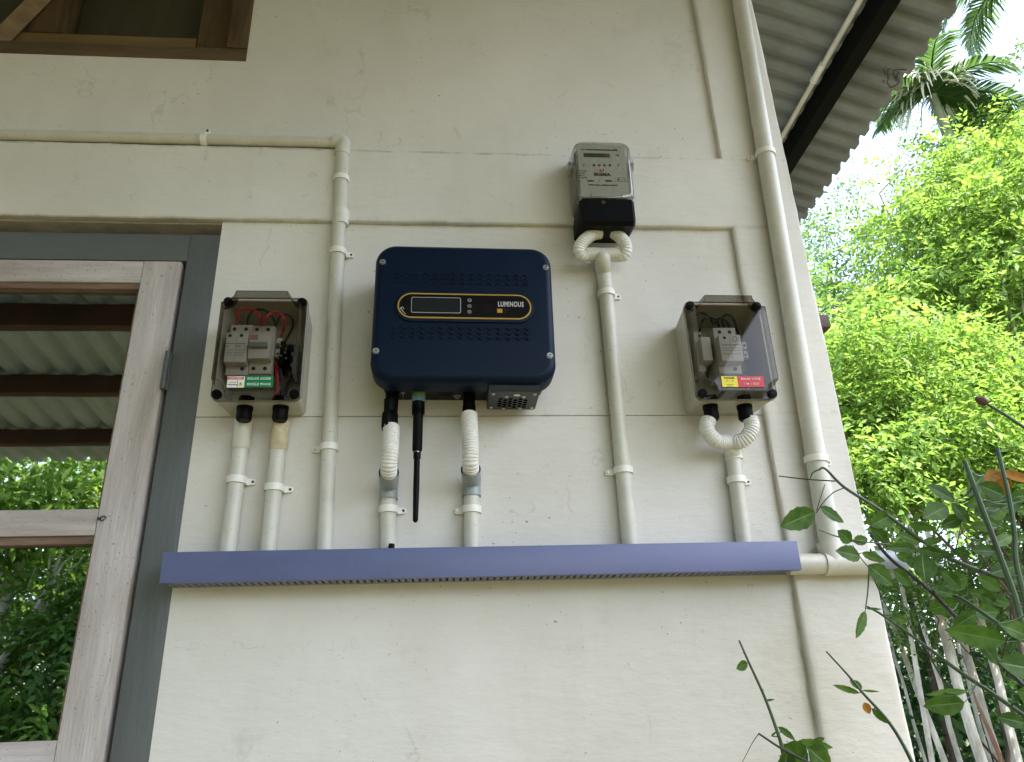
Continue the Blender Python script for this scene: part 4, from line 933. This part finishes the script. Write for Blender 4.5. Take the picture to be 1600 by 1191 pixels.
# ================================================================= FOLIAGE
def mesh_from(name, V_, F_):
    me = bpy.data.meshes.new(name); V_ = np.asarray(V_, dtype=np.float32).reshape(-1, 3); F_ = np.asarray(F_, dtype=np.int32)
    k = F_.shape[1]; me.vertices.add(len(V_)); me.vertices.foreach_set('co', V_.ravel())
    me.loops.add(F_.size); me.loops.foreach_set('vertex_index', F_.ravel()); me.polygons.add(len(F_))
    me.polygons.foreach_set('loop_start', np.arange(0, F_.size, k, dtype=np.int32)); me.polygons.foreach_set('loop_total', np.full(len(F_), k, dtype=np.int32))
    me.update(calc_edges=True); me.validate(); return me
def norm(a): return a/np.maximum(1e-9, np.linalg.norm(a, axis=1, keepdims=True))
def leaf_cloud(name, clumps, n_sprig, leaf=.075, per=7, sprig=.30, droop=.35, width=.42):
    """sprigs of paired leaflets spread through ellipsoid clumps [(centre, radii)]"""
    cl = np.array([list(c)+list(r) for c, r in clumps]); vol = np.prod(cl[:, 3:], axis=1)**.72
    ns = max(1, n_sprig//9); idx = rng.choice(len(cl), ns, p=vol/vol.sum())       # sprays, each a short twig carrying several sprigs
    d = norm(rng.normal(size=(ns, 3))); rad = rng.uniform(.2, 1.12, (ns, 1))**.5
    sc_ = cl[idx, :3] + d*rad*cl[idx, 3:]*(1+.18*np.sin(d[:, :1]*9+idx[:, None])*np.cos(d[:, 2:3]*8))
    tw = norm(d*[1, 1, .3] + rng.normal(size=(ns, 3))*.5); k_ = rng.integers(0, ns, n_sprig); tt = rng.uniform(-1, 1, (n_sprig, 1))
    c = sc_[k_] + tw[k_]*tt*sprig*1.5 + rng.normal(size=(n_sprig, 3))*sprig*[.38, .38, .22] - np.array([[0, 0, 1.]])*sprig*.5*tt**2
    ax = norm(tw[k_]*[1, 1, .5] + rng.normal(size=(n_sprig, 3))*.5 + [0, 0, -.18])
    up = norm(np.array([[0, 0, 1.]]) + rng.normal(size=(n_sprig, 3))*.45)
    side = norm(np.cross(ax, up)); nrm = norm(np.cross(side, ax)); Vs = []; sc = rng.uniform(.7, 1.3, (n_sprig, 1))
    for k in range(per):
        t = (k+.5)/per; s = (1 if k % 2 else -1) if k < per-1 else 0
        o = c + ax*sprig*t*sc + np.array([[0, 0, -1.]])*droop*sprig*t*t*sc
        ld = norm(side*s*.85 + ax*(.55 if s else 1.) + np.array([[0, 0, -1.]])*rng.uniform(0, .5, (n_sprig, 1)) + rng.normal(size=(n_sprig, 3))*.18)
        L_ = leaf*sc*rng.uniform(.75, 1.2, (n_sprig, 1)); nn = norm(nrm + rng.normal(size=(n_sprig, 3))*.35); wd = norm(np.cross(ld, nn))
        q = np.stack([o, o+ld*L_*.42+wd*L_*width*.5+nn*L_*.06, o+ld*L_-nn*L_*.08, o+ld*L_*.42-wd*L_*width*.5+nn*L_*.06], axis=1)
        Vs.append(q.reshape(-1, 3))
    V_ = np.concatenate(Vs); nl = len(V_)//4; b = np.arange(nl)[:, None]*4
    F_ = np.concatenate([b+[0, 1, 2], b+[0, 2, 3]]); return mesh_from(name, V_, F_)
def bend_path(a, b, n=6, w=.15):
    a, b = Vector(a), Vector(b); L = (b-a).length; return [a.lerp(b, i/n) + Vector((random.uniform(-1, 1), random.uniform(-1, 1), random.uniform(-.4, .4)))*w*L*.25*sin(pi*i/n) for i in range(n+1)]
def tree(name, label, base, top, crown, n_sprig, lm, bark, r0=.12, leaf=.075, group=None, limbs=10, per=7, sprig=.3, lean=None):
    t = thing(name, label, 'tree', base, group)
    b0 = Vector(base); tp = Vector(top); bm = BM(); path = bend_path(b0, tp, 10, .12); path[0] = b0+Vector((0, 0, -.2))
    tube(bm, path, [r0*(1.25 if i == 0 else 1-.75*i/10) for i in range(11)], 10)
    for k in range(min(limbs, len(crown))):
        c, rd = crown[k]; st = path[min(9, 3+k % 6)]; tip = Vector(c)+Vector((0, 0, rd[2]*.2))
        pp = bend_path(st, tip, 6, .3); tube(bm, pp, [r0*.42*(1-.8*i/6) for i in range(7)], 6)
        for _ in range(3):
            e = Vector(c)+Vector((random.uniform(-1, 1)*rd[0], random.uniform(-1, 1)*rd[1], random.uniform(-.5, .9)*rd[2]))*.85
            tube(bm, bend_path(pp[3], e, 5, .4), [r0*.16*(1-.75*i/5) for i in range(6)], 5)
    obj('trunk', bm, M[bark], t); obj('crown', leaf_cloud('crown', crown, n_sprig, leaf, per, sprig), M[lm], t, smooth=0)
    return t
def at_px(px, py, Y): p = P(px, py, Y); return (p.x, p.y, p.z)
def blob(px, py, Y, rx, rz=None, ry=None): return (at_px(px, py, Y), (rx, ry or rx, rz or rx*.8))

# big lime tree at the right, its crown broken into many boughs
cr = [blob(1570, 262, 6.0, .75, .45), blob(1490, 285, 6.2, .6, .4), blob(1435, 325, 6.0, .38, .28), blob(1590, 330, 5.6, .9, .5), blob(1500, 370, 5.8, .7, .45), blob(1450, 410, 6.0, .45, .32),
      blob(1570, 440, 5.5, .7, .4), blob(1460, 480, 5.6, .6, .35), blob(1650, 250, 6.2, 1.0, .7), blob(1720, 360, 6.0, 1.0, .8), blob(1800, 280, 6.4, 1.0, .8), blob(1660, 90, 6.3, .35, .28), blob(1430, 215, 6.8, .22, .14), blob(1540, 190, 6.4, .3, .16)]
tree('lime_tree', 'tallest bright lime-green leafy tree right of the house under the palm', (6.4, 6.4, 0), (6.9, 6.2, 7.4), cr, 8600, 'lime', 'bark_pale', .11, .078, limbs=12, sprig=.27)
cr = [blob(1330, 560, 4.6, .55, .35), blob(1400, 540, 4.8, .55, .3), blob(1300, 640, 4.4, .45, .35), blob(1380, 640, 4.6, .6, .4), blob(1470, 610, 4.8, .6, .35), blob(1560, 600, 4.8, .6, .35), blob(1440, 700, 4.4, .6, .35), blob(1540, 700, 4.5, .7, .35), blob(1340, 730, 4.3, .5, .35), blob(1620, 680, 4.6, .7, .5), blob(1700, 740, 4.6, .8, .5)]
tree('shrubby_tree', 'lower lime-green bushy tree just beyond the corner of the wall', (4.6, 4.8, 0), (4.7, 4.7, 3.9), cr, 8200, 'lime', 'bark_dark', .045, .064, limbs=5, sprig=.22)
cr = [blob(1275, 420, 8.5, .7, .5), blob(1340, 450, 8.8, .5, .35), blob(1290, 350, 9, .5, .35), blob(1400, 360, 8.8, .6, .5), blob(1250, 520, 8.5, .8, .6), blob(1440, 200, 10, .35, .3), blob(1330, 300, 9.4, .3, .25), blob(1420, 520, 8.6, .9, .7)]
tree('airy_tree', 'thin-leaved dark tree with sky gaps right beside the wall corner', (6.2, 8.8, 0), (6.0, 8.8, 8.0), cr, 2200, 'mid', 'bark_dark', .07, .07, limbs=8, sprig=.28)
cr = [blob(1500, 560, 7.6, 1.0, .7), blob(1600, 520, 8, 1.1, .8), blob(1560, 640, 7.5, 1.1, .6), blob(1400, 600, 7.8, .9, .6), blob(1330, 640, 7.8, .8, .6), blob(1650, 700, 7.6, 1.2, .9), blob(1450, 720, 7.4, 1.0, .5), blob(1600, 400, 8.2, 1.1, .8), blob(1540, 300, 8.6, 1.0, .7), blob(1480, 400, 8.4, .8, .6)]
tree('shady_tree', 'mid green dense tree standing behind the lime-green ones', (8.0, 8.0, 0), (8.2, 7.8, 6.0), cr, 5600, 'mid', 'bark_dark', .12, .09, limbs=10, sprig=.3)
cr = [blob(1400, 870, 5.6, .45, .3), blob(1500, 900, 5.8, .5, .25), blob(1570, 860, 5.8, .6, .3), blob(1640, 900, 6, .8, .5), blob(1390, 940, 6.5, .5, .4), blob(1660, 980, 7, .7, .4)]
tree('young_tree', 'small fresh green tree low between the pale trunks', (5.0, 6.2, 0), (5.1, 6.1, 2.8), cr, 2200, 'mid', 'bark_dark', .03, .065, limbs=3, sprig=.22)

# slender pale trunks
def slender(label, p_low, p_high, Y, rad, hi=5.6):
    a, b = P(*p_low, Y), P(*p_high, Y+.25); d = (b-a)/(b.z-a.z); base = a-d*a.z; top = base+d*hi
    t = thing('slender_tree', label, 'tree', base, 'pale slender trunks beyond the wall corner')
    bm = BM(); path = bend_path(base, top, 14, .014); path[0] -= Vector((0, 0, .2)); tube(bm, path, [rad*(1-.5*i/14) for i in range(15)], 10); obj('trunk', bm, M['bark_pale'], t)
    cl = [((top.x+random.uniform(-.5, .5), top.y+random.uniform(-.4, .6), top.z+random.uniform(-.9, .3)), (.6, .6, .45)) for _ in range(4)]
    obj('crown', leaf_cloud('crown', cl, 420, .10, 7, .32), M['mid'], t, smooth=0)
names = ['thin pale pole-like trunk just inside the thick whitish one', 'very thin pale trunk half hidden by the large lower rose leaf', 'slim pale trunk crossing behind the long diagonal rose cane', 'faint slim trunk deep in shade behind the pale row', 'thinnest pale trunk, nearest the wall corner, below the leaves', 'pale slender trunk second from the wall corner', 'thick whitish trunk leaning beside two slimmer ones', 'greyish trunk close on the right of the thick whitish one', 'pale straight trunk in the middle of the row', 'bent thin trunk with patchy white bark', 'pale trunk near the right edge behind the rose canes', 'mottled white trunk farthest right in the row']
specs = [((1500, 1191), (1440, 970), 7.2, .030), ((1548, 1191), (1475, 930), 8.2, .026), ((1580, 1191), (1545, 960), 8.0, .034), ((1445, 1191), (1395, 1010), 8.6, .022), ((1455, 1190), (1415, 960), 5.8, .026), ((1475, 1190), (1405, 1000), 6.4, .030), ((1535, 1191), (1455, 930), 5.8, .050), ((1562, 1191), (1490, 960), 6.2, .042), ((1592, 1191), (1520, 930), 5.9, .042), ((1530, 1191), (1498, 1050), 7, .026), ((1610, 1060), (1560, 900), 6.4, .045), ((1640, 1100), (1575, 860), 7, .06)]
for nm, (a, b, Y, rd) in zip(names, specs): slender(nm, a, b, Y, rd)
bm = BM(); a = P(1555, 1191, 6); pp = [P(1590, 1250, 6), P(1545, 1140, 6), P(1525, 1095, 6.05), P(1518, 1070, 6.1)]
tube(bm, pp, [.028, .022, .014, .005], 8, flat=.3); tag(obj('dry_palm_sheath', bm, mat('dry_orange_sheath', (.20, .10, .05), .7, noise=.4, nscale=8)), 'dry orange-brown palm sheath leaning between the pale trunks', 'palm sheath')

# palms
def frond(bm, base, az, el, L, droop, wl=.45, curl=0., n=26, face=0.):
    base = Vector(base); d = Vector((cos(az)*cos(el), sin(az)*cos(el), sin(el))); pts = []; p = base.copy()
    for i in range(n+1):
        pts.append(p.copy()); p = p + d*(L/n); d = (d + Vector((0, 0, -1))*droop/n*(.4+1.6*i/n)).normalized()
    tube(bm, pts, [.018*(1-.85*i/n) for i in range(n+1)], 5)
    for i in range(2, n+1):
        t = (pts[i]-pts[i-1]).normalized(); s = t.cross(Vector((0, 0, 1))); s = s.normalized() if s.length > .05 else Vector((1, 0, 0)); up = s.cross(t)
        ll = wl*(sin(pi*min(.96, .12+.86*i/n))**.6)
        for sg in (-1, 1):
            for sub in (0, .5):
                o = pts[i-1].lerp(pts[i], sub); ld = (s*sg*.8 + t*.65 + up*.10 + Vector((random.uniform(-.1, .1), random.uniform(-.1, .1), random.uniform(-.1, .1)))).normalized(); w_ = t*.012
                m1 = o+ld*ll*.5; m2 = o+ld*ll+Vector((0, 0, -1))*ll*(.30+curl)
                v = [bm.verts.new(q) for q in (o-w_, o+w_, m1+w_*1.5, m2, m1-w_*1.5)]
                bm.faces.new((v[0], v[1], v[2], v[4])); bm.faces.new((v[4], v[2], v[3]))
def palm(label, head, base, fronds, r=.07, pale=None):
    t = thing('areca_palm', label, 'palm', base); head = Vector(head); base = Vector(base)
    bm = BM(); n = 20; pts = [base.lerp(head, i/n)+Vector((.12*sin(pi*i/n), 0, 0)) for i in range(n+1)]; pts[0] -= Vector((0, 0, .2))
    tube(bm, pts, [r*1.5]+[r*(1 if i < n-3 else (1.25 if i < n-1 else .8)) for i in range(1, n+1)], 12); obj('trunk', bm, M['palm_shaft'], t)
    for f in fronds:
        bm = BM(); frond(bm, head+Vector((0, 0, .05)), *f); obj('frond', bm, M['frond'], t, smooth=0)
    if pale:
        bm = BM()
        for k in range(110):
            a = random.uniform(0, 2*pi); e = random.uniform(.2, 1.3); d = Vector((cos(a)*cos(e), sin(a)*cos(e), sin(e))); p = head+Vector((0, 0, .1)); pts = []
            for i in range(9): pts.append(p.copy()); p = p+d*pale/8; d = (d+Vector((0, 0, -.42))).normalized()
            w_ = Vector((random.uniform(-1, 1), random.uniform(-1, 1), 0)).normalized()*.040; vs = [(bm.verts.new(q-w_*(1-i/9)), bm.verts.new(q+w_*(1-i/9))) for i, q in enumerate(pts)]
            for (a0, b0), (a1, b1) in zip(vs, vs[1:]): bm.faces.new((a0, b0, b1, a1))
        obj('bleached_frond', bm, M['pale_frond'], t, smooth=0)
YP = 6.6; h = P(1457, 150, YP)
palm('areca palm with a pale drooping tuft beside the roof edge', h, (h.x+.5, YP+.3, 0), [(.15, .15, 1.4, 1.4, .42), (.6, .5, 1.2, 1.8, .42), (-.35, -.05, 1.3, 1.3, .42), (1.7, .8, 1.2, 1.6, .45), (.35, -.1, 1.5, 1.0, .55), (2.5, .5, 1.3, 1.6, .45), (3.3, .2, 1.2, 1.8, .45), (-1.0, .25, 1.2, 1.6, .45), (4.3, .6, 1.2, 1.5, .42), (.0, -.2, 1.4, 1.0, .5), (3.0, -.3, 1.1, .8, .4)], .075, .78)
h2 = P(1590, -45, 6.2)
palm('areca palm whose hanging fronds show at the top right corner', h2, (h2.x+.3, 6.6, 0), [(3.3, .15, 1.7, 2.2, .5), (2.6, .2, 1.6, 2.4, .5), (4.0, .0, 1.5, 2.2, .5), (-1.0, .3, 1.6, 2.0, .5), (0, .4, 1.7, 1.6, .5), (1.4, .5, 1.6, 1.6, .5), (2.0, .0, 1.4, 2.4, .45)], .075)

# far wood: reads as one mass behind everything
cl = []
for k in range(46):
    a = radians(-25+k*4.4+random.uniform(-2, 2)); R_2 = random.uniform(13, 19); x, y = R_2*sin(a)*1.25+3, R_2*cos(a); hgt = random.uniform(1.2, 5.0)
    cl.append(((x, y, hgt), (1.9, 1.6, 1.5))); cl.append(((x+1, y+2, hgt*.5+.4), (2.0, 1.6, 1.3)))
for k in range(80):
    x = random.uniform(4.0, 14); y = random.uniform(9, 12.5); cl.append(((x, y, random.uniform(.2, 3.8)), (1.2, .8, .9)))
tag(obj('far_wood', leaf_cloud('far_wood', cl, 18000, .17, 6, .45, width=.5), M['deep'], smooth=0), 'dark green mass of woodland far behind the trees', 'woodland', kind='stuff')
cl = [((random.uniform(2.2, 14), random.uniform(3.5, 12), random.uniform(.0, .5)), (.9, .9, .45)) for _ in range(60)]
tag(obj('undergrowth', leaf_cloud('undergrowth', cl, 3600, .10, 6, .28, width=.5), M['mid'], smooth=0), 'low green undergrowth covering the ground among the trunks', 'undergrowth', kind='stuff')

# trees across the yard, seen mirrored in the window panes
mt_specs = [((-5.6, -9.0), 'dense tree mirrored in the lower window pane', 'lime', 5.2), ((-3.0, -9.5), 'broad tree mirrored at the right of the window panes', 'mid', 5.0), ((-8.2, -10.0), 'dark tree mirrored at the left of the window panes', 'deep', 5.5), ((-5.0, -13.0), 'tall back tree mirrored between the eaves and the sash rail', 'deep', 7.0), ((-1.0, -13.5), 'far tree opposite the house front', 'mid', 6.0), ((-10.5, -13), 'far dark tree opposite the window', 'deep', 6.0)]
for (x, y), lb, lm, H in mt_specs:
    cr = [((x+random.uniform(-1.5, 1.5), y+random.uniform(-1, 1), H*random.uniform(.1, .95)), (1.05, .9, .7)) for _ in range(13)]
    tree('yard_tree', lb, (x, y, 0), (x+.2, y, H*.9), cr, 2600, lm, 'bark_pale', .10, .15, 'trees across the yard', limbs=10, per=7, sprig=.42)

cl = [((random.uniform(-17, -1.5), random.uniform(-20, -15.5), random.uniform(0, 5.5)), (1.6, 1.2, 1.2)) for _ in range(60)]
tag(obj('yard_wood', leaf_cloud('yard_wood', cl, 5200, .22, 6, .5, width=.5), M['deep'], smooth=0), 'dense woodland across the yard, mirrored dimly in the window', 'woodland', kind='stuff')

# ================================================================= ROSE BUSH
rb = thing('rose_bush', 'rose bush with thin green canes reaching in front of the wall corner', 'rose bush', (1.15, -.45, 0))
CP = []
def cane(pts, r0, r1, m='cane'):
    q = BM(); pp = spline([P(a, b, y) for a, b, y in pts], 6); n = len(pp); tube(q, pp, [r0+(r1-r0)*i/(n-1) for i in range(n)], 8)
    for k in range(4, n-1, 7):           # thorns
        d = Vector((random.uniform(-1, 1), random.uniform(-.6, .2), random.uniform(-.2, .6))).normalized(); rr_ = r0+(r1-r0)*k/(n-1)
        if rr_ > .0016: tube(q, [pp[k], pp[k]+d*rr_*2.6], [rr_*.5, rr_*.08], 5)
    CP.extend(pp); obj('cane', q, M[m], rb)
def down(px, py, Y):     # carries a cane on to the ground, out of the picture
    p = P(px, py, Y); q = BM(); g0 = Vector((1.1+random.uniform(-.1, .1), -.42+random.uniform(-.1, .1), -.02)); tube(q, spline([p, p.lerp(g0, .5)+Vector((.1, 0, .05)), g0], 8), [.0022+.0035*i/16 for i in range(17)], 8); obj('cane', q, M['cane'], rb)
YR = -.32
cane([(1266, 748, YR), (1270, 739, YR), (1280, 734, YR), (1290, 733, YR), (1320, 762, YR), (1380, 800, YR), (1440, 845, YR), (1500, 880, YR), (1600, 915, YR), (1720, 960, YR)], .0006, .0034)
cane([(1217, 744, -.2), (1260, 749, -.22), (1305, 752, -.25)], .0008, .0009, 'cane_dark')
cane([(1320, 762, YR), (1302, 770, YR), (1287, 785, YR), (1275, 802, YR)], .0007, .0006, 'cane_dark'); cane([(1289, 757, YR), (1282, 778, YR), (1276, 798, YR)], .0005, .0005, 'cane_dark')
cane([(1279, 828, YR), (1310, 839, YR), (1345, 846, YR), (1390, 851, YR), (1430, 857, YR)], .0007, .0012)
cane([(1332, 852, YR), (1345, 872, YR), (1358, 888, YR)], .0006, .0006)
cane([(1360, 833, -.25), (1390, 872, -.27), (1440, 912, -.3), (1480, 950, -.3), (1530, 1002, -.32), (1590, 1062, -.34), (1700, 1170, -.36), (1760, 1260, -.38)], .0020, .0032, 'cane_dark')
cane([(1455, 922, -.3), (1500, 935, -.32), (1560, 975, -.36), (1620, 1012, -.38), (1740, 1110, -.4)], .0016, .0030)
cane([(1507, 720, -.38), (1530, 782, -.38), (1560, 862, -.38), (1585, 930, -.38), (1597, 975, -.38), (1640, 1100, -.38), (1700, 1260, -.38)], .0028, .0038)
cane([(1558, 700, -.42), (1575, 770, -.42), (1585, 830, -.42), (1592, 900, -.42), (1650, 1100, -.42), (1710, 1260, -.42)], .0022, .0034)
cane([(1355, 948, -.24), (1380, 962, -.26), (1440, 1005, -.28), (1500, 1050, -.3), (1560, 1090, -.32), (1700, 1190, -.36)], .0012, .0030)
cane([(1291, 1018, -.10), (1325, 1055, -.12), (1350, 1085, -.13), (1390, 1130, -.14), (1425, 1191, -.16), (1470, 1300, -.2)], .0012, .0030)
cane([(1155, 1001, -.07), (1170, 1035, -.08), (1195, 1090, -.08), (1215, 1145, -.09), (1222, 1170, -.09), (1240, 1260, -.12)], .0014, .0030)
cane([(1185, 1146, -.09), (1225, 1172, -.1), (1290, 1205, -.11), (1380, 1260, -.15)], .0013, .0022, 'cane_dark')
cane([(1160, 1191, -.06), (1175, 1162, -.07), (1185, 1147, -.09)], .0004, .0006, 'cane_dark')
cane([(1600, 668, -.3), (1570, 648, -.3), (1540, 630, -.3)], .0022, .0018); q = BM(); c = P(1535, 627, -.3); tube(q, [c+Vector((-.008, 0, .004)), c+Vector((-.001, 0, .001)), c+Vector((.005, 0, -.003))], [.003, .0065, .0045], 8); obj('withered_hip', q, M['purlin'], rb)
cane([(1600, 668, -.3), (1700, 760, -.34), (1760, 1000, -.38), (1780, 1260, -.4)], .0022, .0040)
for p_ in ((1720, 960, YR), (1760, 1260, -.38), (1700, 1260, -.38), (1470, 1300, -.2), (1240, 1260, -.12), (1780, 1260, -.4)): down(*p_)
LV, LF_, STALK = [], [], []
def leaf(bx, by, tx, ty, w, Y=YR, dY=None, curl=None, store=None):
    V_, F_ = store or (LV, LF_); dY = random.uniform(-.012, .012) if dY is None else dY
    a, b = P(bx, by, Y), P(tx, ty, Y+dY)
    if store is None: STALK.append(a.copy())
    d = b-a; L = d.length; d.normalize(); wv = d.cross(Vector((0, -1, 0))).normalized()
    nv = wv.cross(d).normalized(); W_ = w*(Y+1.2)/1100/.95; n = 10; i0 = len(V_); tilt = random.uniform(-.3, .3); wv = (wv+nv*tilt).normalized(); nv = wv.cross(d).normalized(); curl = random.uniform(-.12, .12) if curl is None else curl
    for i in range(n+1):
        t = i/n; hw = W_/2*(sin(pi*t**.85)**.78 if 0 < t < 1 else 0)*(1+.05*(-1)**i)+(.00015 if t in (0, 1) else 0); c = a+d*L*t + nv*(curl*L*t*t) ; fold = .22*hw
        for s in (-1, -.5, -.045, .045, .5, 1): 
            V_.append(c+wv*hw*s+nv*(fold*abs(s)+.0003*sin(i*2.2)*abs(s)))
    for i in range(n):
        for k in range(5): q = i0+i*6+k; F_.append((q, q+1, q+7, q+6))
for L_ in [(1274, 800, 1217, 824, 32), (1281, 792, 1316, 818, 19), (1330, 847, 1309, 829, 20), (1333, 847, 1356, 842, 15), (1344, 870, 1308, 860, 24), (1346, 864, 1383, 880, 15), (1356, 883, 1395, 915, 27),
    (1491, 781, 1446, 761, 24), (1480, 791, 1440, 812, 29), (1487, 787, 1515, 819, 22), (1503, 808, 1468, 824, 20), (1396, 804, 1358, 822, 25), (1361, 823, 1388, 849, 18), (1420, 820, 1462, 826, 13), (1438, 848, 1403, 833, 20), (1440, 849, 1474, 843, 12),
    (1432, 857, 1386, 856, 17), (1433, 858, 1488, 869, 15), (1441, 866, 1443, 908, 40), (1473, 892, 1502, 920, 19), (1488, 860, 1518, 866, 13), (1514, 925, 1560, 938, 16), (1458, 922, 1490, 930, 16), (1430, 880, 1408, 872, 16), (1395, 890, 1425, 915, 20), (1400, 868, 1432, 876, 14),
    (1352, 955, 1337, 998, 14), (1352, 951, 1379, 952, 3.5), (1395, 965, 1420, 972, 12), (1538, 742, 1505, 776, 27), (1540, 780, 1512, 790, 18), (1507, 1098, 1444, 1104, 27), (1512, 1080, 1446, 1086, 10)]: leaf(*L_)
for L_ in [(1343, 1083, 1300, 1071, 8, -.12), (1346, 1078, 1328, 1061, 12, -.12), (1347, 1079, 1374, 1081, 3, -.12), (1362, 1108, 1388, 1131, 9, -.13), (1168, 1036, 1149, 1045, 13, -.08), (1195, 1095, 1211, 1093, 3, -.08), (1216, 1136, 1243, 1156, 9, -.08), (1205, 1150, 1214, 1143, 3, -.08), (1224, 1165, 1262, 1195, 34, -.09), (1243, 1160, 1303, 1168, 13, -.09), (1230, 1172, 1225, 1215, 26, -.10), (1262, 1168, 1296, 1200, 30, -.1), (1268, 1160, 1290, 1154, 8, -.09)]: leaf(*L_)
for L_ in [(1572, 1003, 1476, 984, 30, -.42), (1560, 975, 1640, 1008, 30, -.42), (1560, 1035, 1640, 1052, 34, -.44), (1590, 1080, 1650, 1100, 34, -.44), (1530, 1000, 1560, 1040, 20, -.4), (1600, 1130, 1560, 1120, 20, -.42)]: leaf(*L_)
for k in range(34):
    x, y = random.uniform(1495, 1680), random.uniform(770, 960); a = random.uniform(-.6, .6)+(pi if random.random() < .5 else 0); L = random.uniform(30, 52)
    leaf(x, y, x+L*cos(a), y+L*sin(a), L*random.uniform(.38, .6), random.uniform(-.4, -.2))
for k in range(60):
    x, y = random.uniform(1640, 1900), random.uniform(760, 1300); a = random.uniform(0, 2*pi); L = random.uniform(30, 60); leaf(x, y, x+L*cos(a), y+L*sin(a), L*.5, random.uniform(-.45, -.15))
for i_, a_ in enumerate(STALK):
    q_ = min(CP, key=lambda c_: (c_-a_).length); dd = (q_-a_).length
    if .002 < dd < .11:
        m_ = a_.lerp(q_, .5)+Vector((0, 0, -.06*dd)); q = BM(); tube(q, spline([a_, m_, q_], 4), [.0005+.0005*k_/8 for k_ in range(9)], 5); obj('leaf_stalk', q, M['cane'], rb)
fo = obj('foliage', mesh_from('foliage', LV, LF_), [M['rose_leaf'], mat('leaf_vein', (.13, .20, .06), .6)], rb, smooth=80)
fo.data.polygons.foreach_set('material_index', [1 if i % 5 == 2 else 0 for i in range(len(fo.data.polygons))])
for L_ in ((1566, 735, 1558, 782, 30, -.36, .01, .1), (1565, 737, 1612, 756, 20, -.362, -.01, .1), (1563, 737, 1535, 752, 18, -.358, 0, .1), (1350, 1098, 1358, 1116, 12, -.13, .0, .1)):
    OV, OF = [], []; leaf(*L_, (OV, OF)); obj('withered_leaf', mesh_from('withered_leaf', OV, OF), M['orange_leaf'], rb, smooth=80, label='orange-brown withered rose leaf')

bpy.context.view_layer.update()
